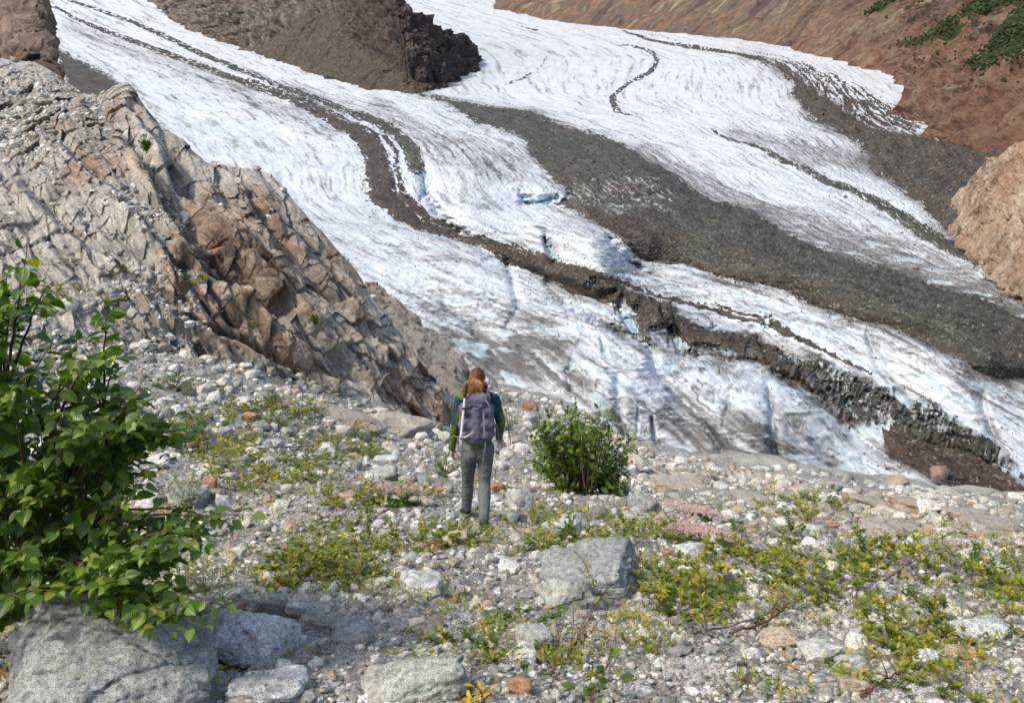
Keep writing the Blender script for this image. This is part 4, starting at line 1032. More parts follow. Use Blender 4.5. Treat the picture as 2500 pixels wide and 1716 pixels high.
PL('rock', 2243, 1450, 130, 50, 'broad pale grey stone behind the cream block', M_granite, 65, 5, 8, 14, .8, 0, .03, .1, None, 0, cat='rock', sink=.3)
PL('rock', 1548, 1488, 62, 28, 'small blue grey stone in the lower middle gravel', M_grey, 66, 4, 8, 14, .8, 0, .03, .1, None, 0, cat='rock')
PL('rock', 1212, 1475, 92, 62, 'olive grey granite stone behind the tall sprig', M_green, 67, 5, 8, 14, .8, 0, .03, .1, None, 0, cat='rock')
PL('rock', 1942, 1575, 66, 44, 'cream granite cobble at the bottom right', M_tan, 68, 4, 8, 10, .8, 0, .03, .1, None, 0, cat='rock')
PL('rock', 2122, 1545, 54, 26, 'small tan cobble below the upright stone', M_tan, 69, 4, 8, 10, .8, 0, .03, .1, None, 0, cat='rock')
PL('rock', 1180, 1575, 60, 40, 'orange brown stone at the bottom middle', M_orange_st, 70, 4, 8, 14, .8, 0, .03, .1, None, 0, cat='rock')

BROWNISH = [((.42, .33, .24), 'brown')]
# bedrock knobs on the right
M_knob = mat_rock('knob_rock', [(.74, .67, .58), (.50, .38, .28), (.22, .14, .095)], warm=(.46, .28, .15), scale=.6, amt=.5, up=((.52, .49, .44), .5, .95, .7))
PL('rock_outcrop', 1560, 1112, 140, 44, 'pinkish brown bedrock knob left of the grey scree fan', M_knob, 81, 6, 9, 18, .8, 0, .06, .14, None, 0, cat='outcrop', sink=.25)
PL('rock_outcrop', 1710, 1150, 96, 40, 'white topped bedrock knob with a brown cut face', M_knob, 82, 6, 9, 18, .8, 0, .06, .14, None, -8, cat='outcrop', sink=.25)
PL('rock_outcrop', 1868, 1168, 62, 32, 'small dark brown bedrock knob at the foot of the scree fan', M_knob, 83, 5, 9, 18, .8, 0, .06, .14, None, 0, cat='outcrop', sink=.25)
PL('rock_outcrop', 2035, 1220, 160, 46, 'long tawny bedrock hump among the willows on the right', M_knob, 84, 6, 9, 18, .6, 0, .06, .14, None, -10, cat='outcrop', sink=.25)
PL('rock_outcrop', 1985, 1150, 120, 34, 'leftmost of three low tan bedrock humps at the lip above the ice', M_knob, 185, 5, 8, 20, .6, 0, .06, .14, None, -6, cat='outcrop', sink=.25)
PL('rock_outcrop', 2095, 1162, 130, 40, 'middle one of three low tan bedrock humps at the lip above the ice', M_knob, 186, 5, 8, 20, .6, 0, .06, .14, None, -8, cat='outcrop', sink=.25)
PL('rock_outcrop', 2205, 1180, 124, 36, 'rightmost of three low tan bedrock humps at the lip above the ice', M_knob, 187, 5, 8, 20, .6, 0, .06, .14, None, -10, cat='outcrop', sink=.25)
PL('rock_outcrop', 2290, 1214, 240, 32, 'tan bedrock slab running out of view on the right', M_knob, 86, 6, 12, 18, .5, 0, .08, .18, None, -8, cat='outcrop', sink=.3)
PL('rock_outcrop', 780, 965, 210, 44, 'smooth pale streaked bedrock slab at the foot of the ridge', M_knob, 87, 6, 12, 12, .5, 0, .05, .14, None, -16, cat='outcrop', sink=.3)
PL('rock_outcrop', 905, 985, 170, 66, 'brown rounded bedrock slab where the ridge meets the gravel', M_ridge, 88, 6, 12, 14, .6, 0, .05, .14, None, -14, cat='outcrop', sink=.3)

# individual rocks: a few shared shapes, copied
LM = [(190, 1500, 'the corner boulder'), (532, 1450, 'the pale granite boulder'), (952, 1330, 'the white granite boulder'), (1358, 1300, 'the angular grey boulder'), (935, 1540, 'the olive granite slab'),
      (1778, 1455, 'the flat cream stone'), (1942, 1500, 'the rusty ended stone'), (2102, 1490, 'the upright pale stone'), (2203, 1485, 'the cream block'), (1085, 1120, 'the hiker'), (1320, 1040, 'the round bush'),
      (1462, 1145, 'the dark block'), (250, 1150, 'the big bush'), (474, 1100, 'the orange brown rock'), (1572, 1255, 'the pointed pale rock'), (860, 1075, 'the long flat rock'), (1850, 1200, 'the grey green stone'), (2035, 1205, 'the tawny hump'), (2300, 1300, 'the right edge'), (780, 950, 'the streaked slab'), (335, 320, 'the ridge crest shrub'), (200, 420, 'the ridge shoulder')]
def where(px, py):
    x, y, nm = min(LM, key=lambda l: (l[0]-px)**2 + ((l[1]-py)*1.3)**2)
    dx, dy = px-x, py-y; far = math.hypot(dx, dy)
    d = ('left of' if dx < 0 else 'right of') if abs(dx) > 1.15*abs(dy) else ('above' if dy < 0 else 'below')
    if nm == 'the right edge': return 'near the right edge'
    return ('just ' if far < 85 else 'well ' if far > 170 else '') + d + ' ' + nm
rng = np.random.RandomState(11)
protos = []
for k in range(14):
    P, F = rock_shape(200+k, 3, 9, [10, 14, 20][k % 3], (1, rng.uniform(.7, .95), rng.uniform(.5, .75)), .05, .12)
    P = P*.5
    protos.append((P, F))
REG = [('lower left', lambda x, y: x < 800 and y > 1300), ('lower middle', lambda x, y: x < 1560 and y > 1300), ('lower right', lambda x, y: y > 1300),
       ('middle left', lambda x, y: x < 1000 and y > 1020), ('middle', lambda x, y: x < 1500 and y > 1020), ('middle right', lambda x, y: y > 1020), ('upper left', lambda x, y: True)]
shapes = []
n_ind = 0; tries = 0
taken = []
first = {}
while n_ind < 235 and tries < 4000:
    tries += 1
    if n_ind < 150: px = rng.uniform(380, 2330); py = 1600 - abs(rng.normal(0, 260))
    elif n_ind < 195: px = rng.uniform(1150, 1520); py = rng.uniform(1095, 1175)            # the stone pile
    else: px = rng.uniform(0, 520); py = rng.uniform(260, 860)
    if py < 1040 and n_ind < 150: continue
    r = hit(px, py)
    if r is None: continue
    s = gscale(r[0])
    wp = float(np.clip(rng.lognormal(3.35, .38), 20, 84))*(1 if n_ind < 150 else .62)
    if any((px-a)**2 + ((py-b)*1.6)**2 < (c+wp)**2*.24 for a, b, c in taken): continue
    taken.append((px, py, wp))
    k = rng.randint(14)
    if k not in first:
        o = mesh_np('rock', protos[k][0], protos[k][1], M_stone); first[k] = o
    else:
        o = first[k].copy(); COL.objects.link(o)
    o.location = r[0] - Vector((0, 0, wp*s*.08)); o.scale = (wp*s,)*3
    o.rotation_euler = (rng.uniform(-.3, .3), rng.uniform(-.3, .3), rng.uniform(0, 6.28))
    if n_ind < 150:
        wh = where(px, py); sz = 'small' if wp < 26 else 'large' if wp > 42 else 'middling'
        tag(o, '%s loose stone in the gravel %s' % (sz, wh), 'rock', '%s loose stones %s' % (sz, wh))
    elif n_ind < 195: wh = ('left end', 'middle', 'right end')[min(2, int((px-1150)/124))]; sz = 'larger' if wp > 21 else 'smaller'; tag(o, '%s broken stone at the %s of the stone pile by the round bush' % (sz, wh), 'rock', '%s stones at the %s of the stone pile' % (sz, wh))
    else: wh = ('far left', 'middle', 'right part')[min(2, int(px/174))]; hh_ = ('top', 'upper half', 'lower half')[min(2, int((py-260)/200))]; tag(o, 'loose stone on the left ridge, %s of its %s' % (wh, hh_), 'rock', 'loose stones on the ridge, %s of its %s' % (wh, hh_))
    n_ind += 1

# gravel: what nobody could count
def stones_mesh(name, C3, Nn, size, tint, mat, sub=1, nshape=16, seed=0, flat=(.5, .8)):
    r = np.random.RandomState(seed); Vs = []; 
    for k in range(nshape):
        P, F = rock_shape(500+k+seed, sub, 7, 22, (1, r.uniform(.65, .95), r.uniform(*flat)), 0, .10); Vs.append(P*.5)
    Vs = np.array(Vs); n = len(C3)
    idx = r.randint(0, nshape, n); V = Vs[idx]*size[:, None, None]
    a = r.uniform(0, 2*math.pi, n); ca, sa = np.cos(a), np.sin(a)
    b = r.normal(0, .25, n); cb, sb = np.cos(b), np.sin(b)
    x = V[..., 0]*ca[:, None] - V[..., 1]*sa[:, None]; y = V[..., 0]*sa[:, None] + V[..., 1]*ca[:, None]; z = V[..., 2]
    y2 = y*cb[:, None] - z*sb[:, None]; z2 = y*sb[:, None] + z*cb[:, None]
    V = np.stack([x, y2, z2], -1) + C3[:, None, :]
    m = V.shape[1]
    FF = (F[None] + (np.arange(n)*m)[:, None, None]).reshape(-1, 3)
    o = mesh_np(name, V.reshape(-1, 3), FF, mat, None, dict(tint=np.repeat(tint, m)), smooth=False)
    return o
def sample_grid(P, n, rs, weight=None):
    px, py = proj(P); 
    a = np.abs((px[1:, 1:]-px[:-1, :-1])*(py[1:, :-1]-py[:-1, 1:]) - (px[1:, :-1]-px[:-1, 1:])*(py[1:, 1:]-py[:-1, :-1]))*.5
    a = np.minimum(a, np.percentile(a, 99.5))
    if weight is not None: a = a*weight[:-1, :-1]
    c = np.cumsum(a.ravel()); k = np.searchsorted(c, rs.rand(n)*c[-1]); k = np.minimum(k, a.size-1)
    i, j = np.divmod(k, a.shape[1]); u = rs.rand(n)[:, None]; v = rs.rand(n)[:, None]
    return (P[i, j]*(1-u)+P[i+1, j]*u)*(1-v) + (P[i, j+1]*(1-u)+P[i+1, j+1]*u)*v, i, j
def tints(n, rs, brown=0.0):
    t = rs.rand(n); m = rs.rand(n) < brown; t = np.where((t > .92) & (rs.rand(n) > .25), .5*rs.rand(n), t); t[m] = rs.choice([.80, .93, .97, .60, .995], m.sum(), p=[.3, .3, .1, .15, .15]); return t
rs = np.random.RandomState(5)
gx, gy = proj(GP)
wt = ((gx > -450) & (gx < 2950) & (gy < 1760)).astype(float)
wt *= 1 - .65*bump(gx, gy, 1860, 1090, 200, 42, 4)
pts, ii, jj = sample_grid(GP, 36000, rs, wt)
D = pts[:, 1]; mp = D/FP
size = np.clip(rs.lognormal(2.15, .45, len(pts))*mp, .012, .30)
pts[:, 2] += size*.10
tp = proj(pts); br = np.clip(bump(tp[0], tp[1], 1330, 1125, 200, 40) + .12, 0, .7)
tn = np.where(rs.rand(len(pts)) < br, tints(len(pts), rs, 1.0), tints(len(pts), rs, .0))
g1 = stones_mesh('gravel', pts, None, size, tn, M_gravel, 1, 18, 3)
tag(g1, 'small grey and tan stones covering the whole slope', 'gravel', None, 'stuff')
nbig = 8600
pts, ii, jj = sample_grid(GP, nbig, rs, wt)
size = np.clip(rs.lognormal(3.02, .42, nbig)*pts[:, 1]/FP, .03, .7); pts[:, 2] += size*.12
g2 = stones_mesh('cobbles', pts, None, size, tints(nbig, rs, .05), M_gravel, 2, 18, 4)
tag(g2, 'fist sized grey cobbles among the gravel of the slope', 'cobbles', None, 'stuff')
# scree on the ridge
rx, ry = proj(RP); n_nv = RP.shape[1]
wr = np.clip(rf, 0, 1)*.25 + .01 + .012*sm(300, 40, rx)*(ry > 250) + .8*bump(rx, ry, 320, 480, 70, 22, 20) + .8*bump(rx, ry, 400, 720, 60, 30, 20) + .5*bump(rx, ry, 330, 660, 80, 40)
nz_ = normals(RP)[..., 2]; wr = wr*(np.abs(nz_) > .55)*(rx > -120)*(rx < 900)
wr[-18:] = 0
pts, ii, jj = sample_grid(RP, 3400, rs, wr)
size = np.clip(rs.lognormal(2.05, .5, len(pts))*pts[:, 1]/FP, .03, 1.3)
pts[:, 2] += size*.12
g3 = stones_mesh('scree', pts, None, size, tints(len(pts), rs, .03), M_gravel, 1, 16, 6, (.5, .9))
tag(g3, 'loose pale scree lying on the ledges of the left ridge', 'scree', None, 'stuff')

# stones riding on the ice and its moraines
B_glacier = bvh_grid(GLP, 2)
PL('boulder', 2138, 1092, 42, 40, 'lone reddish boulder on the brown rubble at the ice edge', M_brown, 71, 4, 8, 12, .8, 0, .04, .1, which=B_glacier)
PL('boulder', 2278, 1046, 26, 30, 'grey green boulder perched where the dirty ice meets the clean ice, far right', M_grey, 72, 4, 8, 14, .8, 0, .04, .1, which=B_glacier)
PL('boulder', 1303, 297, 14, 10, 'lone dark boulder on the upper rim of the wide grey moraine', M_brown, 73, 3, 8, 14, .8, 0, .04, .1, which=B_glacier)
PL('boulder', 2080, 612, 12, 9, 'dark boulder on the clean ice between two thin moraines', M_brown, 74, 3, 8, 14, .8, 0, .04, .1, which=B_glacier)
PL('boulder', 1258, 768, 12, 8, 'small dark rock alone on the lower ice', M_brown, 75, 3, 8, 14, .8, 0, .04, .1, which=B_glacier)
rs = np.random.RandomState(15)
gw = np.clip(GLD, 0, 1)**2
gw = gw + .05*np.clip(np.roll(GLD, 14, 1) + np.roll(GLD, -14, 1) + np.roll(GLD, 12, 0) + np.roll(GLD, -12, 0), 0, 1)
pts, ii, jj = sample_grid(GLP, 17000, rs, gw)
size = np.clip(rs.lognormal(.95, .50, len(pts)), 1.2, 14)*pts[:, 1]/FP
pts[:, 2] += size*.15
t = NT('moraine_stone'); t.color(t.ramp(t.attr('tint'), [(0, (.045, .040, .034)), (.3, (.075, .062, .050)), (.55, (.10, .10, .088)), (.75, (.12, .080, .055)), (.90, (.17, .155, .135)), (1, (.28, .26, .23))]))
g4 = stones_mesh('moraine_rubble', pts, None, size, rs.rand(len(pts)), t.m, 1, 14, 7, (.5, .9))
tag(g4, 'dark brown and grey stones strewn along the moraine bands of the glacier', 'rubble', None, 'stuff')

# ------------------------------------------------------------------ plants
def mat_leaf(name, stops, trans=.35, gloss=.45, rough=.42, veins=True):
    t = NT(name)
    rnd = t.attr('tint')
    c = t.ramp(rnd, stops)
    u = t.attr('leafuv', 'Vector'); sx = t.n('ShaderNodeSeparateXYZ'); t.l(u, sx.inputs[0])
    if veins:
        ay = t.math('ABSOLUTE', sx.outputs[1])
        w_ = t.math('SINE', t.math('MULTIPLY', t.math('SUBTRACT', sx.outputs[0], t.math('MULTIPLY', ay, .9)), 52.0))
        c = t.mix(t.ramp(w_, [(.0, .0), (.93, 0.0), (1.0, .0)]), c, (.2, .3, .05))
        c = t.mix(t.math('MULTIPLY', t.math('LESS_THAN', ay, .025), .35), c, (.22, .30, .07))
        t.bump(w_, .35, .002)
    p = t.pos()
    c = t.mix(t.ramp(t.noise(p, 18, 4, .6), [(.62, 0.0), (.75, .35)]), c, (.12, .09, .03))
    t.color(c); t.b.inputs['Roughness'].default_value = rough; t.b.inputs['Specular IOR Level'].default_value = gloss
    tr = t.n('ShaderNodeBsdfTranslucent'); 
    t.l(t.mix(1.0, c, (1.5, 1.6, .6), 'MULTIPLY'), tr.inputs[0])
    mx = t.n('ShaderNodeMixShader'); mx.inputs[0].default_value = trans
    t.l(t.b.outputs[0], mx.inputs[1]); t.l(tr.outputs[0], mx.inputs[2]); t.l(mx.outputs[0], t.out.inputs[0])
    return t.m
M_alder = mat_leaf('alder_leaf', [(0, (.030, .070, .010)), (.30, (.058, .125, .014)), (.62, (.115, .20, .020)), (.85, (.22, .30, .03)), (1, (.26, .26, .03))], .34, .6, .30)
M_alder2 = mat_leaf('shrub_leaf', [(0, (.035, .075, .010)), (.4, (.085, .150, .016)), (.8, (.16, .23, .026)), (1, (.26, .27, .03))], .30, .4, .45, False)
M_willow = mat_leaf('willow_leaf', [(0, (.07, .12, .020)), (.30, (.14, .20, .028)), (.58, (.25, .28, .035)), (.76, (.42, .37, .035)), (.90, (.58, .36, .03)), (1, (.48, .20, .03))], .38, .3, .5, False)
M_willow_g = mat_leaf('green_willow_leaf', [(0, (.055, .11, .018)), (.5, (.11, .175, .028)), (.85, (.19, .24, .035)), (1, (.45, .34, .03))], .38, .3, .45, False)
M_silver = mat_leaf('silver_leaf', [(0, (.20, .26, .17)), (.6, (.32, .38, .27)), (1, (.44, .48, .36))], .3, .2, .6, False)
M_yellow = mat_leaf('yellow_leaf', [(0, (.45, .33, .02)), (.6, (.62, .42, .02)), (1, (.50, .20, .02))], .35, .3, .5, False)
def mat_wood(name, a, b):
    t = NT(name); p = t.pos(); t.color(t.mix(t.noise(p, 30, 5, .7), a, b)); t.bump(t.noise(p, 60, 4, .7), .5, .003); return t.m
M_twig = mat_wood('brown_twig', (.05, .028, .018), (.14, .08, .055))
M_grey_twig = mat_wood('grey_twig', (.10, .075, .07), (.30, .235, .22))
M_red_twig = mat_wood('red_twig', (.10, .035, .025), (.20, .08, .05))

def leaf_tmpl(kind):
    if kind == 'alder': st = [(0, 0), (.10, .20), (.26, .36), (.30, .33), (.46, .38), (.50, .345), (.66, .28), (.70, .25), (.84, .13), (1.0, 0)]
    elif kind == 'simple': st = [(0, 0), (.25, .27), (.55, .30), (.8, .16), (1.0, 0)]
    else: st = [(0, 0), (.3, .16), (.62, .20), (.85, .12), (1.0, 0)]
    V = []; F = []
    for i, (x, wd) in enumerate(st):
        dz = -.16*x*x - .0
        V += [(x, -wd, dz + wd*.34), (x, 0, dz), (x, wd, dz + wd*.34)]
    for i in range(len(st)-1):
        a = i*3; F += [(a, a+1, a+4, a+3), (a+1, a+2, a+5, a+4)]
    return np.array(V), np.array(F)
LT = {k: leaf_tmpl(k) for k in ('alder', 'simple', 'lance')}
def norm(a): return a/(np.linalg.norm(a, axis=-1, keepdims=True)+1e-9)
def leaves_mesh(name, pos, d, nrm, size, tint, kind, mat, parent=None):
    V, F = LT[kind]; pos = np.asarray(pos); d = norm(np.asarray(d)); s = norm(np.cross(nrm, d)); n = np.cross(d, s)
    L = np.asarray(size)[:, None, None]
    W = pos[:, None, :] + L*(V[None, :, 0:1]*d[:, None, :] + V[None, :, 1:2]*s[:, None, :] + V[None, :, 2:3]*n[:, None, :])
    k = len(pos); m = len(V)
    FF = (F[None] + (np.arange(k)*m)[:, None, None]).reshape(-1, 4)
    uv = np.tile(V[None], (k, 1, 1)).reshape(-1, 3)
    return mesh_np(name, W.reshape(-1, 3), FF, mat, parent, dict(tint=np.repeat(tint, m), leafuv=uv))
def tubes_mesh(name, paths, mat, parent=None, sides=5):
    """paths: list of (points n x 3, radii n)"""
    VV = []; FF = []; base = 0
    for P, R in paths:
        P = np.asarray(P, float); R = np.asarray(R, float); n = len(P)
        T = norm(np.gradient(P, axis=0)); up = np.where(np.abs(T[:, 2:3]) > .9, np.array([[1., 0, 0]]), np.array([[0, 0, 1.]]))
        A = norm(np.cross(T, up)); B = np.cross(T, A)
        th = np.linspace(0, 2*math.pi, sides, endpoint=False)
        V = P[:, None] + R[:, None, None]*(np.cos(th)[None, :, None]*A[:, None] + np.sin(th)[None, :, None]*B[:, None])
        VV.append(V.reshape(-1, 3))
        a = np.arange(n*sides).reshape(n, sides) + base; b = np.roll(a, -1, 1)
        FF.append(np.stack([a[:-1], b[:-1], b[1:], a[1:]], -1).reshape(-1, 4)); base += n*sides
    return mesh_np(name, np.concatenate(VV), np.concatenate(FF), mat, parent)
def bez(a, b, c, n):
    t = np.linspace(0, 1, n)[:, None]; return a*(1-t)**2 + 2*b*t*(1-t) + c*t*t

def shrub(name, base, tips, rs, leaf, n_leaf, kind, mleaf, mtwig, label, group=None, zone=.5, r0=.012, sag=.25, starts=None, tintf=None, side=.0, cat='shrub', spread=1.0):
    """woody shoots from a base to the given tips, leaves alternate along the outer part of each"""
    base = np.asarray(base, float)
    root = empty(name, tuple(base)); tag(root, label, cat, group)
    paths = []; lp = []; ld = []; ln = []; ls = []; lt = []
    for q, tip in enumerate(tips):
        tip = np.asarray(tip, float) - base
        st = np.zeros(3) + rs.normal(0, .03, 3)*[1, 1, 0] if starts is None else np.asarray(starts[q], float) - base
        L = np.linalg.norm(tip - st)
        mid_ = st*.45 + tip*.55 + np.array([0, 0, L*sag]) + rs.normal(0, .07*L, 3)
        mid_[:2] = mid_[:2] - (tip-st)[:2]*.18
        P = bez(st, mid_, tip, 16); P = P + np.cumsum(rs.normal(0, .004*L, (16, 3)), 0)
        R = np.linspace(r0*min(1, L), .0018, 16)
        paths.append((P, R))
        T = norm(np.gradient(P, axis=0))
        cnt = max(4, int(n_leaf*rs.uniform(.75, 1.25)))
        z0 = max(0, 1 - zone/L)
        for k in range(cnt):
            t = z0 + (1-z0)*(k+.5)/cnt; f = t*15; i = min(int(f), 14)
            p = P[i]*(1-(f-i)) + P[i+1]*(f-i); tg = T[i]
            sd = norm(np.cross(tg, np.array([0, 0, 1.])) + rs.normal(0, .35, 3))*(1 if k % 2 else -1)
            off = rs.uniform(0, spread)*leaf*1.3
            dr = tg*rs.uniform(.1, .8) + sd + np.array([0, 0, rs.uniform(-.65, .15)])
            p = p + norm(dr)*off*.55
            if k == cnt-1: dr = tg + np.array([0, 0, -.2]); p = P[-1]
            lp.append(p); ld.append(dr); ln.append(np.array([0, 0, 1.0]) + rs.normal(0, .38, 3)); ls.append(leaf*rs.uniform(.42, 1.22)*(1 - .25*(t > .93)))
            lt.append(np.clip(rs.beta(2, 3.2) + (.18 if t > .85 else 0), 0, 1))
    leaves_mesh('foliage', lp, ld, ln, ls, np.array(lt), kind, mleaf, root)
    tubes_mesh('stems', paths, mtwig, root)
    return root
def in_poly(px, py, poly): return poly_sd(np.array([px]), np.array([py]), poly)[0] < 0
def U(px, py, D): return unproj(px, py, D)

rs = np.random.RandomState(21)
# big bush on the left
BUSH = [(-260, 700), (-60, 640), (0, 760), (110, 770), (160, 790), (215, 800), (225, 730), (245, 700), (275, 790), (320, 850), (330, 930), (400, 955), (430, 990), (350, 1030), (345, 1090), (310, 1140), (330, 1170), (420, 1190), (500, 1210), (440, 1250), (380, 1280), (350, 1330), (380, 1400), (330, 1430), (200, 1370), (60, 1370), (-40, 1420), (-260, 1500)]
tips = [U(x, y, D) for x, y, D in [(68, 548, 5.0), (20, 605, 5.1), (105, 640, 5.0), (60, 690, 5.0), (5, 680, 5.2), (250, 690, 5.1), (232, 760, 5.1), (270, 790, 5.2), (438, 968, 4.9), (405, 1000, 4.9), (350, 950, 5.0), (330, 860, 5.2), (558, 1185, 4.7), (530, 1205, 4.75), (480, 1235, 4.7), (440, 1210, 4.8), (515, 1230, 4.6), (400, 1300, 4.6), (512, 1395, 4.2), (470, 1420, 4.2), (385, 1440, 4.2), (430, 1390, 4.25), (350, 1380, 4.3), (375, 1050, 5.0), (180, 780, 5.2)]]
starts = [U(10, 900, 5.4)]*5 + [U(230, 980, 5.4)]*3 + [U(180, 1080, 5.4)]*4 + [U(200, 1180, 5.2)]*5 + [U(200, 1250, 5.0)] + [U(240, 1380, 4.8)]*5 + [U(190, 1150, 5.3)]*2
while len(tips) < 350:
    x, y = rs.uniform(-250, 470), rs.uniform(650, 1440)
    if not in_poly(x, y, BUSH): continue
    edge_in = 1.0
    D = rs.uniform(4.5, 6.1) - (.35 if y > 1200 else 0)
    if x > 300: D = rs.uniform(4.6, 5.3) - (.3 if y > 1200 else 0)
    tips.append(U(x, y, D)); sx_, sy_ = x*.55 + rs.uniform(-60, 60), min(y + rs.uniform(100, 260), 1400)
    starts.append(U(sx_, sy_, D*.4 + 3.2))
shrub('alder_bush', U(30, 1330, 5.5), tips, rs, .088, 25, 'alder', M_alder, M_twig, 'big leafy dark green bush filling the left edge above the corner boulder', None, .55, .011, .10, starts, cat='bush')

# round shrub right of the hiker
MB_ = [(1192, 1010), (1205, 955), (1240, 935), (1262, 950), (1290, 918), (1318, 935), (1345, 955), (1372, 930), (1392, 955), (1425, 972), (1442, 1010), (1436, 1060), (1430, 1126), (1380, 1116), (1300, 1090), (1215, 1078), (1196, 1045)]
cb = U(1325, 1112, 14.2)
tips = [U(x, y, 14.2 + rs.uniform(-.3, .3)) for x, y in [(1308, 908), (1245, 938), (1262, 925), (1360, 925), (1386, 932), (1372, 950), (1432, 968), (1440, 990), (1442, 1030), (1330, 945), (1205, 1000), (1195, 1030), (1428, 1118), (1418, 1110), (1212, 962), (1290, 940)]]
while len(tips) < 190:
    x, y = rs.uniform(1190, 1445), rs.uniform(930, 1120)
    if in_poly(x, y, MB_): tips.append(U(x, y, 14.2 + rs.uniform(-.55, .55)))
shrub('alder_bush', cb, tips, rs, .105, 17, 'simple', M_alder2, M_twig, 'round dark green bush on the lip right of the hiker', None, .62, .012, .12, [U(1320 + (proj(t)[0]-1320)*.45, 1108, t[1]) for t in tips], cat='bush')

def small_shrub(x, y, wpx, hpx, n, leaf, nl, label, mleaf=M_alder2, mt=M_twig, kind='simple', group=None, which=None, name='shrub', zone=.2, seed=0, sparse=False):
    r = hit(x, y, which); b = np.array(r[0]); s = gscale(r[0]); q = np.random.RandomState(seed + int(x))
    tips = []
    for k in range(n):
        a = q.uniform(0, 6.28); rr = math.sqrt(q.uniform(0, 1))*wpx/2*s; z = hpx*s*q.uniform(.25, 1)*(1 - .35*(rr/(wpx/2*s))**2)
        tips.append(b + np.array([math.cos(a)*rr, math.sin(a)*rr*.8, z]))
    return shrub(name, b - np.array([0, 0, .02]), tips, q, leaf, nl, kind, mleaf, mt, label, group, zone, .008, .08)
small_shrub(1010, 1082, 90, 66, 34, .05, 9, 'small dark green shrub beside the hiker left leg', seed=3)
small_shrub(400, 886, 130, 50, 60, .05, 9, 'low dark green shrub patch right of the big bush top', seed=4)
small_shrub(490, 900, 80, 40, 26, .05, 8, 'thin green shrub between the two low dark shrubs', seed=5)
small_shrub(620, 918, 70, 46, 26, .05, 8, 'small dark green shrub in the pale gravel below the ridge', seed=6)
small_shrub(335, 338, 44, 34, 46, .11, 8, 'round green shrub on the crest of the left ridge', which=B_ridge, seed=7, zone=.5)
small_shrub(715, 730, 40, 26, 26, .07, 8, 'dark green tuft in a crack of the left ridge', which=B_ridge, seed=8, zone=.4)
small_shrub(575, 740, 60, 20, 22, .06, 7, 'thin green tuft on the lower ledge of the ridge', which=B_ridge, seed=9, zone=.4)
small_shrub(420, 1150, 120, 110, 26, .055, 12, 'silvery grey willow spray right of the big bush', M_silver, M_grey_twig, 'lance', seed=10, zone=.3)
small_shrub(470, 1340, 190, 90, 40, .034, 10, 'grey green willow above the pale granite boulder', M_willow_g, M_grey_twig, 'lance', seed=12)
small_shrub(1617, 1092, 30, 22, 22, .05, 8, 'tiny dark shrub alone on the grey scree', seed=11)
# tall thin saplings either side of the hiker
def sapling(pts, D, label, leaf, nl, mleaf, mt, kind='simple', seed=0, r=.006, name='sapling', zone=.9):
    q = np.random.RandomState(seed); P0 = U(pts[0][0], pts[0][1], D)
    tips = [U(x, y, D + q.uniform(-.1, .1)) for x, y in pts[1:]]
    st = [P0 + (U(pts[1][0], pts[1][1], D)-P0)*q.uniform(.0, .45) for _ in tips]; st[0] = P0
    return shrub(name, P0, tips, q, leaf, nl, kind, mleaf, mt, label, None, zone, r, .04, st, cat='sapling')
sapling([(1160, 1010), (1126, 862), (1150, 900), (1180, 905), (1190, 940), (1196, 985), (1130, 950)], 13.2, 'thin leafy sapling standing right of the hiker shoulder', .045, 9, M_alder2, M_twig, seed=1)
sapling([(1040, 1020), (1040, 882), (1020, 920), (1015, 960), (1050, 950), (1030, 985)], 13.2, 'thin leafy sapling standing left of the hiker shoulder', .045, 8, M_alder2, M_twig, seed=2)
sapling([(1240, 1620), (1372, 1338), (1350, 1370), (1385, 1385), (1340, 1410), (1300, 1380)], 5.2, 'tall red stemmed sprig in front of the angular grey boulder', .05, 9, M_willow_g, M_red_twig, 'lance', seed=3)
sapling([(1235, 1640), (1280, 1400), (1265, 1430), (1300, 1440), (1240, 1500), (1310, 1470), (1270, 1480)], 4.8, 'leafy sprig at the bottom centre', .05, 9, M_willow_g, M_red_twig, 'lance', seed=4)
sapling([(1320, 1640), (1425, 1445), (1400, 1425), (1390, 1490), (1340, 1520), (1410, 1540), (1300, 1560), (1370, 1575)], 4.4, 'broad leaved green sprig at the bottom right of centre', .062, 7, M_willow_g, M_red_twig, 'simple', seed=5)
sapling([(1455, 1365), (1430, 1210), (1465, 1200), (1445, 1240), (1475, 1260), (1430, 1300)], 7.2, 'red stemmed willow sprig standing on the right of the angular grey boulder', .04, 9, M_willow, M_red_twig, 'lance', seed=6)
sapling([(1350, 1345), (1305, 1250), (1325, 1275), (1345, 1300), (1310, 1290), (1370, 1320)], 6.6, 'yellow green sprig in front of the angular grey boulder', .04, 9, M_willow, M_red_twig, 'lance', seed=7)
sapling([(1045, 1430), (1080, 1260), (1020, 1290), (1110, 1270), (1060, 1300), (1010, 1310), (1120, 1350)], 6.5, 'bright yellow green willow sprig below the hiker', .045, 10, M_willow, M_grey_twig, 'lance', seed=8)
sapling([(1690, 1600), (1685, 1480), (1665, 1500), (1700, 1530), (1720, 1560), (1690, 1560)], 4.6, 'dark green upright sprig in the lower right gravel', .035, 9, M_willow_g, M_red_twig, 'lance', seed=9)
for (x, y, lb) in [(1095, 1585, 'bright yellow leaf cluster at the bottom edge of the view'), (1065, 1605, 'small yellow leaves left of the bright yellow cluster')]:
    small_shrub(x, y, 44, 44 if x == 1095 else 20, 7, .05, 4, lb, M_yellow, M_twig, 'lance', seed=13, zone=.08, name='yellow_plant')

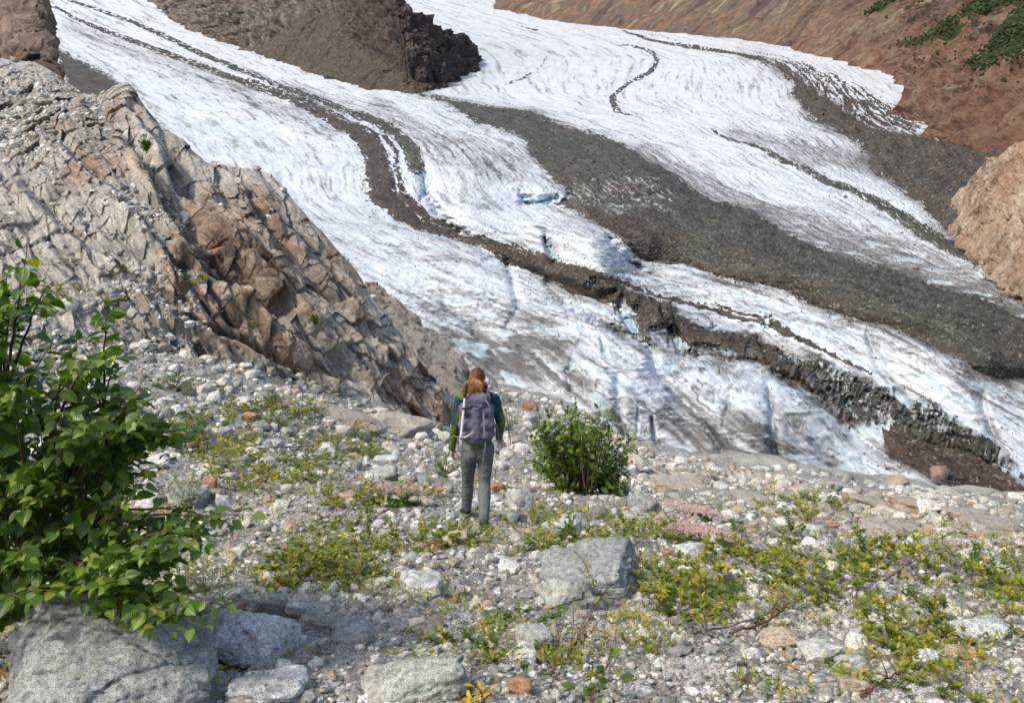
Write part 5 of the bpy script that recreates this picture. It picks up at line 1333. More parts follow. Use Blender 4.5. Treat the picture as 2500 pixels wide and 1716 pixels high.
# low willow mats: a few shapes, copied
def willow_proto(seed, green):
    q = np.random.RandomState(seed); lp, ld, ln, ls, lt = [], [], [], [], []; paths = []
    n = q.randint(9, 15)
    for k in range(n):
        a = q.uniform(0, 6.28); L = q.uniform(.12, .34); tip = np.array([math.cos(a)*L, math.sin(a)*L, q.uniform(.04, .15)])
        P = bez(np.zeros(3), np.array([tip[0]*.5, tip[1]*.5, q.uniform(-.01, .05)]), tip, 8); paths.append((P, np.linspace(.004, .0012, 8)))
        for j in range(q.randint(3, 6)):
            f = q.uniform(.4, 1)*7; i = min(int(f), 6); c = P[i] + (P[i+1]-P[i])*(f-i); m = q.randint(4, 8)
            for r in range(m):
                b = q.uniform(0, 6.28); lp.append(c); ld.append(np.array([math.cos(b), math.sin(b), q.uniform(.3, 1.5)])); ln.append(np.array([math.cos(b+3.1), math.sin(b+3.1), .8])); ls.append(q.uniform(.026, .046)); lt.append(np.clip(q.beta(1.7, 2.3) + q.normal(0, .05), 0, 1))
    r = empty('dwarf_willow')
    tb = q.uniform(-.12, .18)
    leaves_mesh('foliage', lp, ld, ln, ls, np.clip(np.array(lt)+tb, 0, 1), 'lance', M_willow_g if green else M_willow, r)
    tubes_mesh('stems', paths, M_grey_twig, r, 4)
    return r
W_P = [willow_proto(40+k, k == 2) for k in range(8)]
W_used = [False]*8
ZONES = [ # polygon, count, label, group
 ([(380, 900), (700, 900), (760, 960), (900, 1030), (1010, 1080), (760, 1080), (600, 1040), (360, 1030)], 64, 'yellow green dwarf willow on the pale gravel below the ridge'),
 ([(470, 1030), (760, 1040), (740, 1110), (560, 1130), (490, 1100)], 28, 'dwarf willow of the dense olive mat left of the hiker'),
 ([(600, 1270), (830, 1240), (840, 1310), (720, 1340), (600, 1340)], 17, 'dwarf willow of the golden mat right of the big bush'),
 ([(700, 1120), (1060, 1120), (1060, 1230), (900, 1260), (600, 1240)], 20, 'sparse dwarf willow on the flat gravel left of the hiker feet'),
 ([(1160, 1190), (1480, 1190), (1500, 1240), (1200, 1260)], 11, 'dwarf willow on the gravel behind the angular grey boulder'),
 ([(1480, 1270), (1700, 1250), (2000, 1290), (2000, 1380), (1600, 1370), (1500, 1340)], 12, 'dwarf willow of the middle mat right of the angular grey boulder'),
 ([(1540, 1200), (1900, 1190), (2100, 1190), (2200, 1280), (1800, 1290), (1600, 1250)], 9, 'dwarf willow on the gentle rise under the tan bedrock hump'),
 ([(1720, 1130), (1900, 1140), (1900, 1180), (1720, 1160)], 8, 'orange tinted dwarf willow at the foot of the grey scree fan'),
 ([(2000, 1280), (2324, 1230), (2400, 1400), (2150, 1440), (2020, 1380)], 10, 'dwarf willow near the right edge of the slope'),
 ([(1520, 1360), (1720, 1370), (1720, 1420), (1540, 1410)], 9, 'dwarf willow of the small clump above the cream stone'),
 ([(1960, 1400), (2160, 1420), (2140, 1500), (1980, 1480)], 10, 'dark green dwarf willow behind the pale upright stone'),
 ([(2020, 1510), (2240, 1520), (2200, 1590), (2020, 1600)], 5, 'dwarf willow at the bottom right corner'),
 ([(820, 1440), (1160, 1400), (1500, 1420), (1800, 1440), (1900, 1590), (1500, 1590), (1100, 1540)], 8, 'lone dwarf willow sprig in the lower gravel'),
 ([(30, 560), (420, 480), (560, 640), (300, 780), (120, 770)], 8, 'tiny willow tuft on the ledges of the left ridge')]
rs = np.random.RandomState(33)
for poly, cnt, lb in ZONES:
    xs_ = [a for a, b in poly]; ys_ = [b for a, b in poly]; k = 0; t_ = 0
    cents = [(rs.uniform(min(xs_), max(xs_)), rs.uniform(min(ys_), max(ys_))) for _ in range(max(2, cnt//5))]
    while k < cnt and t_ < cnt*40:
        t_ += 1
        c = cents[rs.randint(len(cents))]
        x, y = c[0] + rs.normal(0, 190), c[1] + rs.normal(0, 38)
        if not in_poly(x, y, poly): continue
        if 1040 < x < 1130 and 1100 < y < 1195: continue
        r = hit(x, y)
        if r is None: continue
        i = rs.randint(8)
        if not W_used[i]: o = W_P[i]; W_used[i] = True; kids = []
        else:
            o = W_P[i].copy(); COL.objects.link(o)
            for ch in list(W_P[i].children):
                c2_ = ch.copy(); COL.objects.link(c2_); c2_.parent = o
        o.location = r[0] - Vector((0, 0, .01)); o.rotation_euler = (rs.normal(0, .12) - .1, rs.normal(0, .12), rs.uniform(0, 6.28))
        sc = rs.uniform(.8, 1.7)*(.75 if y > 1400 else 1.0)*(1.3 if y < 900 else 1); o.scale = (sc, sc, sc*rs.uniform(.7, 1.1))
        wh = where(x, y); ln_ = ('bushy' if sc > 1.2 else 'small') + ' dwarf willow ' + wh
        if y < 860: ln_ = lb
        tag(o, ln_ + (', in the gravel' if y >= 860 else ''), 'dwarf willow', ln_.replace('dwarf willow', 'dwarf willows').replace('willow tuft', 'willow tufts'))
        k += 1
for i in range(8):
    if not W_used[i]:
        for ch in list(W_P[i].children): bpy.data.objects.remove(ch)
        bpy.data.objects.remove(W_P[i])

# long bare branches creeping over the gravel
BR = [(q4([(700, 1215), (860, 1262), (940, 1300)]), .010, 'dark bare branch lying on the gravel below the middle willow mat'),
      (q4([(880, 1262), (1000, 1240), (1180, 1180), (1300, 1110), (1370, 1030)]), .009, 'long grey branch rising through the middle willow mat'),
      (q4([(990, 1275), (1140, 1230), (1230, 1170), (1262, 1140)]), .010, 'reddish branch below the long grey branch'),
      (q4([(1620, 1035), (1680, 960), (1740, 860), (1830, 770), (1890, 740)]), .010, 'bare upright branch with a leafy tip under the bedrock hump'),
      (q4([(1690, 1040), (1790, 965), (1900, 880), (2000, 820), (2040, 800)]), .011, 'slanting bare branch right of the upright one'),
      (q4([(1700, 1020), (1850, 940), (1960, 905), (2080, 900)]), .009, 'thin bare branch crossing under the slanting one'),
      (q4([(1830, 1040), (1920, 1000), (2010, 980), (2090, 930)]), .008, 'thin pale branch near the right willow mat'),
      (q4([(1230, 960), (1330, 980), (1400, 1030), (1450, 1080)]), .009, 'grey branch bending into the middle willow mat'),
      (q4([(1580, 1560), (1660, 1510), (1760, 1450), (1800, 1440)]), .009, 'dark red branch on the gravel at the lower right'),
      (q4([(1950, 1290), (2060, 1230), (2180, 1240), (2324, 1270)]), .010, 'reddish branch over the broad pale stone at the right edge'),
      ([(720, 1010), (600, 1015), (500, 1005), (420, 1010)], .012, 'long grey branch lying behind the olive willow mat'),
      ([(690, 1120), (560, 1090), (500, 1030), (470, 990)], .008, 'thin grey branch through the olive willow mat'),
      ([(340, 1310), (400, 1350), (450, 1375), (540, 1380)], .009, 'brown branch lying behind the pale granite boulder')]
rs = np.random.RandomState(8)
for pts_, rad, lb in BR:
    P = []
    Q = catmull(np.array([(a, b) for a, b in pts_]), 22)
    for i, (x, y) in enumerate(Q):
        r = hit(x, min(y+14, 1700), B_ground); s = r[0].y
        up = 0
        d = U(x, y, s); P.append(np.array(d) + np.array([0, 0, rs.normal(0, .006)]))
    P = np.array(P); b0 = P[0].copy()
    root = empty('willow_branch', tuple(b0)); tag(root, lb, 'branch')
    paths = [(P-b0, np.linspace(rad, rad*.35, 22))]
    lp, ld, ln, ls, lt = [], [], [], [], []
    for k in range(7):
        i = rs.randint(6, 21); t0 = P[i]-b0; e = t0 + np.array([rs.normal(0, .10), rs.normal(0, .08), rs.uniform(.03, .16)])
        paths.append((bez(t0, (t0+e)/2 + [0, 0, .02], e, 6), np.linspace(rad*.45, .0015, 6)))
        for j in range(9):
            b = rs.uniform(0, 6.28); lp.append(e + rs.normal(0, .012, 3)); ld.append(np.array([math.cos(b), math.sin(b), rs.uniform(.2, 1.4)])); ln.append(np.array([-math.cos(b), -math.sin(b), .8])); ls.append(rs.uniform(.025, .045)); lt.append(rs.beta(2, 2))
    tubes_mesh('stems', paths, M_grey_twig if 'red' not in lb else M_red_twig, root, 6)
    leaves_mesh('foliage', lp, ld, ln, ls, np.array(lt), 'lance', M_willow, root)

# pinkish seed heads and pale lichen tufts
def tufts(name, regions, n, hgt, mat, label, cat, spikes=9, seed=0, wts=None, size=.02, stalk=True):
    q = np.random.RandomState(seed); V = []; F = []; b = 0
    for k in range(n):
        cx, cy, rx_, ry_, ang = regions[q.choice(len(regions), p=wts)]
        u, v = q.normal(0, .45, 2); a = math.radians(ang)
        x = cx + rx_*u*math.cos(a) - ry_*v*math.sin(a); y = cy + rx_*u*math.sin(a) + ry_*v*math.cos(a)
        r = hit(x, y, B_ground)
        if r is None: continue
        c = np.array(r[0]) + [0, 0, hgt*q.uniform(.6, 1.1)]
        for s_ in range(spikes):
            d = norm(q.normal(0, 1, 3) + [0, 0, .35]); e = norm(np.cross(d, q.normal(0, 1, 3)))*size*.16
            L = size*q.uniform(.7, 1.3)
            V += [c - e, c + e, c + d*L]; F.append((b, b+1, b+2)); b += 3
    o = mesh_np(name, np.array(V), np.array(F), mat); tag(o, label, cat, None, 'stuff'); return o
tm = NT('seed_fluff'); tm.color((.60, .46, .42)); tm.b.inputs['Roughness'].default_value = 1
tufts('seed_heads', [(1560, 1165, 70, 9, 14), (1555, 1212, 62, 11, 6), (1470+150, 1225, 60, 8, 8), (870, 1120, 60, 7, 8), (930, 1128, 40, 7, 6)], 1500, .10, tm.m, 'pinkish fluffy seed heads standing in soft drifts', 'seed heads', 10, 1, [.3, .36, .1, .12, .12], .030)
tm = NT('pale_lichen'); tm.color((.60, .57, .56)); tm.b.inputs['Roughness'].default_value = 1
tufts('lichen', [(960, 1400, 200, 40, 0), (1500, 1400, 130, 30, 0), (1560, 1520, 80, 24, 0), (800, 1180, 200, 34, 0), (1850, 1410, 240, 30, 0), (1420, 1440, 80, 18, 0), (1150, 1200, 140, 24, 0), (2060, 1560, 200, 30, 0), (700, 1150, 160, 30, 0)], 7000, .006, tm.m, 'pale crusty lichen tufts between the stones', 'lichen', 7, 2, None, .020)
tm = NT('heath_green'); tm.color(tm.mix(tm.noise(tm.pos(), 9, 3, .6), (.035, .07, .015), (.08, .12, .025)))
tufts('heath_mat', [(1620, 1180, 60, 6, 12), (1650, 1250, 110, 12, 10), (890, 1142, 60, 9, 4), (1590, 1232, 80, 7, 5)], 2600, .02, tm.m, 'low dark green heath mat under the seed heads', 'heath', 8, 3, [.2, .45, .2, .15], .035)

# dark alder thicket on the far valley side
def thicket():
    q = np.random.RandomState(4); P = SIDEP; px, py = proj(P); g = -F_green(px.ravel(), py.ravel()).reshape(px.shape)
    wgt = np.clip(g/6 + .6, 0, 1)*(px < 2600)*(py > -60) + .015*((px > 2000) & (py < 200))
    pts, i, j = sample_grid(P, 9000, q, wgt)
    s = q.uniform(.5, 1.2, len(pts))*pts[:, 1]/520.
    V0, F0 = ICO[1]
    V = V0[None]*(1 + .35*q.randn(len(pts), len(V0), 1)*.6)*s[:, None, None]*np.array([1, 1, .8]) + pts[:, None] + np.array([0, 0, .4])*s[:, None, None]
    F = (F0[None] + (np.arange(len(pts))*len(V0))[:, None, None]).reshape(-1, 3)
    t = NT('thicket_leaf'); t.color(t.ramp(t.attr('tint'), [(0, (.016, .028, .011)), (.6, (.026, .042, .015)), (1, (.055, .070, .026))]))
    o = mesh_np('shrub_thicket', V.reshape(-1, 3), F, t.m, None, dict(tint=np.repeat(q.rand(len(pts)), len(V0))), smooth=False)
    tag(o, 'dark green alder thicket high on the red valley side', 'thicket', None, 'stuff')
thicket()

# scattered seedlings and creeping growth nobody could count
def ground_cover(n, seed):
    q = np.random.RandomState(seed); px, py = proj(GP)
    wgt = .12 + 1.0*bump(px, py, 620, 1010, 300, 70) + .42*bump(px, py, 1780, 1280, 420, 110, 2) + .35*bump(px, py, 1850, 1210, 300, 40) + .6*bump(px, py, 760, 1170, 300, 70) + .8*bump(px, py, 2200, 1320, 200, 90) + .6*bump(px, py, 720, 1300, 200, 50) + .5*bump(px, py, 1250, 1210, 200, 40)
    wgt = (wgt*.8+.08)*sm(-.15, .55, fbm2(GP[..., 0]*1.1, GP[..., 1]*.8, 4, 6))*(py > 880)*(px > -100)*(px < 2450)*(py < 1640)
    wgt = wgt*(1 - .8*bump(px, py, 1860, 1090, 180, 36, 4)); wgt *= sm(1640, 1400, py)*.85 + .15
    pts, i, j = sample_grid(GP, n, q, wgt)
    lp, ld, ln, ls, lt = [], [], [], [], []
    for c in pts:
        m = q.randint(5, 11); tb = q.uniform(-.2, .35); c = c + [0, 0, q.uniform(.02, .07)]; sz = q.uniform(.024, .042)*(1 + .25*(c[1] > 12))
        for k in range(m):
            b = q.uniform(0, 6.28); u = np.array([math.cos(b), math.sin(b), 0])
            lp.append(c + u*q.uniform(0, .05) + [0, 0, q.uniform(-.015, .02)]); ld.append(u + [0, 0, q.uniform(.2, 1.5)]); ln.append([-u[0], -u[1], .8]); ls.append(sz*q.uniform(.8, 1.2)); lt.append(np.clip(q.beta(2, 2.4) + tb, 0, 1))
    o = leaves_mesh('ground_cover', lp, ld, ln, ls, np.array(lt), 'lance', M_willow)
    tag(o, 'scattered yellow green seedlings and creeping willow shoots between the stones', 'seedlings', None, 'stuff')
ground_cover(2500, 9)

# ------------------------------------------------------------------ the hiker
def z2(zx, zy, D): return U(966.8 + zx*.2914, 799.5 + zy*.2914, D)
def cap(a, b, ra, rb, n=14, flat=None):
    """tapered capsule; flat=(axis, factor) squashes it along a world axis about its middle line"""
    a = np.array(a, float); b = np.array(b, float); ax = norm(b-a)
    t = np.array([0, 0, 1.]) if abs(ax[2]) < .9 else np.array([0, 1., 0])
    u = norm(np.cross(ax, t)); v = np.cross(ax, u)
    rings = []; k = 5
    for i in range(k): th = math.pi/2*(1 - i/k); rings.append((a - ax*ra*math.sin(th), ra*math.cos(th)))
    for i in range(7): f = i/6; rings.append((a*(1-f)+b*f, ra*(1-f)+rb*f))
    for i in range(1, k+1): th = math.pi/2*i/k; rings.append((b + ax*rb*math.sin(th), rb*math.cos(th)))
    ang = np.linspace(0, 2*math.pi, n, endpoint=False)
    V = np.concatenate([c + max(r, 1e-4)*(np.cos(ang)[:, None]*u + np.sin(ang)[:, None]*v) for c, r in rings])
    if flat is not None:
        m = np.eye(3)[flat[0]] if isinstance(flat[0], int) else norm(np.array(flat[0], float))
        tt = np.clip(((V-a)@ax)/(np.linalg.norm(b-a)+1e-9), 0, 1)[:, None]; c = a + (b-a)*tt
        d = (V-c)@m; V = V - m*(d*(1-flat[1]))[:, None]
    R = len(rings); q = np.arange(R*n).reshape(R, n); q2_ = np.roll(q, -1, 1)
    F = np.stack([q[:-1], q2_[:-1], q2_[1:], q[1:]], -1).reshape(-1, 4)
    # close the end caps
    ends = [tuple(q[0][::-1]), tuple(q[-1])]
    return V, F, ends
def blob(shapes, vox, smooth=4, name='tmp'):
    VV = []; FF = []; b = 0
    for V, F, ends in shapes:
        VV.append(V); FF += [tuple(int(i)+b for i in f) for f in F]; FF += [tuple(int(i)+b for i in e) for e in ends]; b += len(V)
    me = bpy.data.meshes.new(name); me.from_pydata(np.concatenate(VV).tolist(), [], FF); me.update()
    o = bpy.data.objects.new(name, me); COL.objects.link(o)
    m = o.modifiers.new('r', 'REMESH'); m.mode = 'VOXEL'; m.voxel_size = vox; m.use_smooth_shade = True
    s = o.modifiers.new('s', 'SMOOTH'); s.factor = .5; s.iterations = smooth
    dg = bpy.context.evaluated_depsgraph_get(); ev = o.evaluated_get(dg); em = ev.to_mesh()
    V = np.empty(len(em.vertices)*3); em.vertices.foreach_get('co', V); V = V.reshape(-1, 3)
    F = np.array([tuple(p.vertices) for p in em.polygons]); ev.to_mesh_clear()
    bpy.data.objects.remove(o); bpy.data.meshes.remove(me)
    return V, F
def cloth(name, c1, c2=None, attr=None, rough=.85, wr=.5, bs=900):
    t = NT(name); p = t.pos()
    c = t.mix(t.noise(p, 22, 6, .7), tuple(x*.82 for x in c1), tuple(min(1, x*1.2) for x in c1))
    if c2: c = t.mix(t.attr(attr), c, t.mix(t.noise(p, 22, 6, .7), tuple(x*.82 for x in c2), tuple(min(1, x*1.2) for x in c2)))
    t.color(c); t.b.inputs['Roughness'].default_value = rough
    n = t.bump(t.noise(t.map(p, (1, 1, 1.7)), 16, 4, .6, 1.0), wr, .015); t.bump(t.noise(p, bs*.3, 2, .6), .3, .002, n)
    return t.m
Dp = 10.75
hl, hr = z2(338, 735, Dp), z2(462, 735, Dp)
kl, kr = z2(326, 995, Dp+.26), z2(455, 1015, Dp-.02)
al, ar = z2(318, 1205, Dp+.36), z2(452, 1300, Dp-.42)
pel = (hl+hr)/2
neck = z2(400, 285, Dp+.02); chest = z2(400, 440, Dp+.02); waist = z2(402, 620, Dp+.0)
sl_, sr_ = z2(272, 368, Dp+.02), z2(528, 372, Dp+.02)
el, er = z2(232, 560, Dp-.02), z2(580, 545, Dp+.0)
wl, wr_ = z2(203, 745, Dp+.04), z2(566, 668, Dp+.20)
head = z2(402, 190, Dp+.03)
Y = np.array([0, 1., 0]); X = np.array([1., 0, 0]); Z = np.array([0, 0, 1.])
sk = []
# head with face turned away from the viewer
sk += [cap(head + Z*.015 - Y*.015, head + Z*.01 + Y*.02, .094, .088, 18, (0, .84)), cap(head - Z*.045 + Y*.03, head - Z*.085 + Y*.055, .062, .040, 14, (0, .9)),
       cap(head - Z*.02 + Y*.100, head - Z*.045 + Y*.118, .010, .013), cap(head + Y*.09 - X*.03 + Z*.005, head + Y*.09 - X*.032 + Z*.005, .014, .014), cap(head + Y*.09 + X*.03 + Z*.005, head + Y*.09 + X*.032 + Z*.005, .014, .014),
       cap(head - Z*.068 + Y*.094 - X*.02, head - Z*.068 + Y*.094 + X*.02, .009, .009), cap(head - X*.082 - Z*.03, head - X*.084 + Z*.005, .012, .018, 10, (0, .5)), cap(head + X*.082 - Z*.03, head + X*.084 + Z*.005, .012, .018, 10, (0, .5)),
       cap(head - Z*.07, neck - Z*.05, .052, .058)]
sk += [cap(neck - Z*.06, chest, .085, .125, 16, (1, .7)), cap(chest, waist, .125, .105, 16, (1, .72)), cap(waist, pel, .11, .13, 16, (1, .75)),
       cap(neck - Z*.05, sl_, .055, .055), cap(neck - Z*.05, sr_, .055, .055), cap(hl, kl, .085, .052), cap(hr, kr, .085, .052), cap(kl, al, .052, .036), cap(kr, ar, .052, .036),
       cap(sl_, el, .046, .036), cap(el, wl, .036, .025), cap(sr_, er, .046, .036), cap(er, wr_, .036, .025)]
def hand(w, d, side, curl, thumb):
    """w wrist, d direction of the palm, side = across the palm, thumb direction"""
    d = norm(np.array(d, float)); s = norm(np.array(side, float) - d*np.dot(side, d)); n = np.cross(d, s); out = []
    palm = w + d*.085
    for k in range(4):
        o = s*(.030 - .020*k)
        out.append(cap(w + d*.012 + o*.55, palm + o, .013, .012, 10))
        L = (.072, .080, .074, .058)[k]; a = curl*(1 + .12*k)
        p0 = palm + o; p1 = p0 + norm(d*math.cos(a*.45) + n*math.sin(a*.45))*L*.45
        p2 = p1 + norm(d*math.cos(a*1.1) + n*math.sin(a*1.1))*L*.32; p3 = p2 + norm(d*math.cos(a*1.7) + n*math.sin(a*1.7))*L*.26
        out += [cap(p0, p1, .0098, .0088, 10), cap(p1, p2, .0088, .008, 10), cap(p2, p3, .008, .0068, 10)]
    t0 = w + d*.025 + s*.022; t1 = t0 + norm(d*.7 + s*.8 + n*.25)*.042; t2 = t1 + norm(d*.95 + s*.25 + n*.35)*.032
    out += [cap(t0, t1, .0125, .011, 10), cap(t1, t2, .011, .008, 10)]
    return out, palm
hL, _ = hand(wl, (.02, .03, -1), (.35, .9, 0), .55, 1); hR, palmR = hand(wr_, (.30, .25, -.9), (-.3, .9, 0), 1.15, 1)
V, F = blob(sk + hL + hR, .0062, 3, 'body_tmp')
t = NT('skin'); t.color(t.mix(t.noise(t.pos(), 40, 3, .6), (.48, .25, .17), (.60, .34, .25))); t.b.inputs['Roughness'].default_value = .5; t.b.inputs['Subsurface Weight'].default_value = .1; t.b.inputs['Subsurface Scale'].default_value = .01
person = mesh_np('person', V, F, t.m)
tag(person, 'hiker with a ginger ponytail walking away in a green and blue jacket and grey trousers', 'person')
# trousers
def tw(V, amt, sc, seed, an=(1, 1, 1)): return V + 0*V + (fbm3(V*sc*np.array(an), 3, seed, .5, 1)*amt)[:, None]*norm(V - V.mean(0))*np.array([1, 1, .2])
tr = [cap(pel + Z*.06, pel - Z*.02, .150, .165, 20, (1, .76)), cap(pel - Z*.02 - X*.062 - Y*.03, pel - Z*.06 - X*.066 - Y*.04, .105, .105, 18), cap(pel - Z*.02 + X*.062 - Y*.03, pel - Z*.06 + X*.066 - Y*.04, .105, .105, 18),
      cap(hl - Z*.02, kl + (hl-kl)*.45, .103, .090, 18), cap(kl + (hl-kl)*.45, kl, .090, .068, 18), cap(kl, kl + (al-kl)*.35, .068, .071, 18), cap(kl + (al-kl)*.35, al + Z*.05, .071, .062, 18), cap(al + Z*.05, al + Z*.01, .063, .058, 18),
      cap(hr - Z*.02, kr + (hr-kr)*.45, .103, .090, 18), cap(kr + (hr-kr)*.45, kr, .090, .068, 18), cap(kr, kr + (ar-kr)*.35, .068, .073, 18), cap(kr + (ar-kr)*.35, ar + Z*.04, .073, .060, 18), cap(ar + Z*.04, ar - Z*.0, .060, .056, 18)]
V, F = blob(tr, .0075, 5)
fold = fbm3(V*np.array([9, 9, 16.]), 3, 3, .5, 2)*.0075 + fbm3(V*np.array([4, 4, 5.]), 2, 8)*.008
V = V + fold[:, None]*norm((V - np.where((V[:, 0:1] < pel[0]), (hl+al)/2, (hr+ar)/2))*np.array([1, 1, 0]))
mesh_np('trousers', V, F, cloth('grey_trousers', (.115, .132, .130), wr=.9), person)
# jacket
ja = [cap(neck - Z*.10, chest, .128, .158, 20, (1, .74)), cap(chest, waist, .158, .148, 20, (1, .78)), cap(waist, pel + Z*.05, .148, .160, 20, (1, .8)),
      cap(neck - Z*.035, neck - Z*.09, .075, .10, 18), cap(neck - Z*.07 - X*.03, sl_, .070, .072, 16), cap(neck - Z*.07 + X*.03, sr_, .070, .072, 16),
      cap(sl_, el, .072, .055, 16), cap(el, wl + (el-wl)*.06, .056, .043, 16), cap(wl + (el-wl)*.10, wl + (el-wl)*.03, .046, .041, 16),
      cap(sr_, er, .072, .056, 16), cap(er, wr_ + (er-wr_)*.06, .056, .043, 16), cap(wr_ + (er-wr_)*.12, wr_ + (er-wr_)*.03, .046, .042, 16)]
V, F = blob(ja, .0075, 4)
fold = fbm3(V*np.array([8, 8, 15.]), 3, 13, .5, 2)*.009
V = V + fold[:, None]*norm((V - (neck+waist)/2)*np.array([1, 1, .15]))
# colour blocks: blue green yoke and outer upper sleeves, green body and forearms
px_, py_ = proj(V); zx = (px_-966.8)/.2914; zy = (py_-799.5)/.2914
cx = sl_[0]*.5 + sr_[0]*.5
def armblue(sh, e_, sgn):
    ax = norm(e_-sh); tt = (V-sh)@ax/np.linalg.norm(e_-sh); c = sh + ax*((V-sh)@ax)[:, None]; return tt, (V[:, 0]-c[:, 0])*sgn
t1_, o1 = armblue(sl_, el, -1); t2_, o2 = armblue(sr_, er, 1)
blue = (V[:, 2] > sl_[2] - .13).astype(float)
L_ = V[:, 0] < cx
blue = np.where(L_ & (V[:, 0] < sl_[0]+.05), ((t1_ < 1.05) & (o1 > .012 + .0*t1_)) | (t1_ < .22), blue)
blue = np.where(~L_ & (V[:, 0] > sr_[0]-.05), ((t2_ < .95) & (o2 < .022)) | (t2_ < .55), blue)
mesh_np('jacket', V, F, cloth('jacket_cloth', (.085, .125, .030), (.016, .042, .062), 'blue', .8, .8), person, dict(blue=blue.astype(float)))
# hood edge and neck warmer
V, F = blob([cap(neck + Z*.03 - X*.055 - Y*.02, neck + Z*.03 + X*.06 - Y*.02, .052, .058, 16), cap(neck + Z*.0 - Y*.045 - X*.03, neck + Z*.01 - Y*.045 + X*.05, .045, .05, 14), cap(neck + Z*.02 + Y*.03 - X*.04, neck + Z*.02 + Y*.03 + X*.04, .05, .05, 14)], .007, 4)
V = V + (fbm3(V*26, 2, 5, .5, 2)*.006)[:, None]*norm(V-V.mean(0))
mesh_np('neck_warmer', V, F, cloth('wine_red_knit', (.115, .012, .032), wr=.8), person)
V, F = blob([cap(z2(262, 322, Dp-.02), z2(285, 345, Dp-.03), .036, .045, 14), cap(z2(258, 330, Dp-.0), z2(268, 352, Dp+.02), .04, .04, 14)], .007, 3)
mesh_np('hood', V, F, cloth('hood_cloth', (.14, .20, .05), wr=.6), person)
# boots
def boot(a, toe, lift=0):
    toe = norm(np.array(toe, float)); u = Z
    sh = [cap(a + Z*.02, a - Z*.03, .050, .052, 16), cap(a - Z*.05 - toe*.02, a - Z*.065 + toe*.12, .048, .042, 16, (2, .85)), cap(a - Z*.075 + toe*.10, a - Z*.078 + toe*.175, .046, .036, 16, (2, .62))]
    V, F = blob(sh, .007, 3)
    b = mesh_np('boot', V, F, cloth('boot_leather', (.022, .022, .024), rough=.6, wr=.3), person)
    V, F = blob([cap(a - Z*.098 - toe*.035, a - Z*.102 + toe*.07, .046, .040, 14, (2, .36)), cap(a - Z*.102 + toe*.07, a - Z*.102 + toe*.19, .043, .034, 14, (2, .36))], .006, 2)
    mesh_np('sole', V, F, cloth('boot_sole', (.10, .095, .085), wr=.3), b)
boot(ar, (.02, .95, -.25)); boot(al + Z*.01, (-.35, .9, -.22))
# hair: skull cap plus strands gathered in a ponytail
hm = NT('ginger_hair'); hm.color(hm.ramp(hm.attr('tint'), [(0, (.06, .024, .012)), (.4, (.20, .080, .030)), (.75, (.46, .23, .080)), (1, (.78, .52, .24))])); hm.b.inputs['Roughness'].default_value = .45
V, F = blob([cap(head + Z*.018 - Y*.022, head + Z*.016 + Y*.012, .099, .090, 20, (0, .86)), cap(head - Z*.05 - Y*.03, head - Z*.075 - Y*.02, .072, .052, 16), cap(z2(386, 205, Dp-.07), z2(376, 250, Dp-.095), .034, .046, 14), cap(z2(376, 250, Dp-.095), z2(370, 305, Dp-.095), .046, .040, 14)], .006, 3)
hair = mesh_np('hair', V, F, hm.m, person, dict(tint=np.clip(.02 + .2*fbm3(V*40, 3, 4), 0, .3)))
q = np.random.RandomState(77); tie = z2(386, 207, Dp-.085); paths = []
hc = head + Z*.016 - Y*.012
def strands(name, n, fn, r, parent):
    VV = []; FF = []; TT = []; b = 0
    for k in range(n):
        P, tn = fn(k); m = len(P); T = norm(np.gradient(P, axis=0)); A = norm(np.cross(T, np.array([0, 1, .3]))); B = np.cross(T, A)
        rr = r*np.linspace(1, .45, m)[:, None]
        ring = np.stack([P + A*rr, P + (-.5*A+.87*B)*rr, P + (-.5*A-.87*B)*rr], 1); VV.append(ring.reshape(-1, 3)); TT.append(np.full(m*3, tn))
        a = np.arange(m*3).reshape(m, 3) + b; c = np.roll(a, -1, 1); FF.append(np.stack([a[:-1], c[:-1], c[1:], a[1:]], -1).reshape(-1, 4)); b += m*3
    return mesh_np(name, np.concatenate(VV), np.concatenate(FF), hm.m, parent, dict(tint=np.concatenate(TT)))
def f_cap(k):
    th = q.uniform(0, 2*math.pi); ph = q.uniform(.3, 1.35)
    d = np.array([math.sin(th)*math.sin(ph), -math.cos(ph)*.9, math.cos(th)*math.sin(ph)])
    if d[2] < -.55: d[2] = -.3
    a = norm(d); b = norm(tie-hc); t = np.linspace(0, 1, 10)[:, None]; P = norm(a*(1-t) + b*t)*np.array([.088, .114, .102])
    P = hc + P + q.normal(0, .0018, (10, 3)); return P, np.clip(.05 + .5*q.rand()**1.4 + .12*(a[0] < 0)*(a[2] > -.2), 0, 1)  # left and upper strands get a lighter tint, a highlight painted into the hair
strands('hair_strands', 420, f_cap, .0028, hair)
def f_tail(k):
    e = z2(q.normal(376, 36), q.uniform(255, 345), Dp-.125 + q.normal(0, .025)); 
    if k % 5 == 0: e = z2(q.uniform(272, 330), q.uniform(300, 360), Dp-.09)
    m = bez(tie + q.normal(0, .008, 3), tie + np.array([q.normal(0, .060), -.065, -.005]) + (e-tie)*.35, e, 18)
    s_ = np.linspace(0, 1, 18)[:, None]; m = m + np.sin(s_*q.uniform(14, 30) + q.uniform(0, 6))*np.array([q.normal(0, .011), q.normal(0, .008), 0])*s_
    return m, np.clip(.35 + .65*q.rand(), 0, 1)
strands('ponytail', 620, f_tail, .0026, hair)

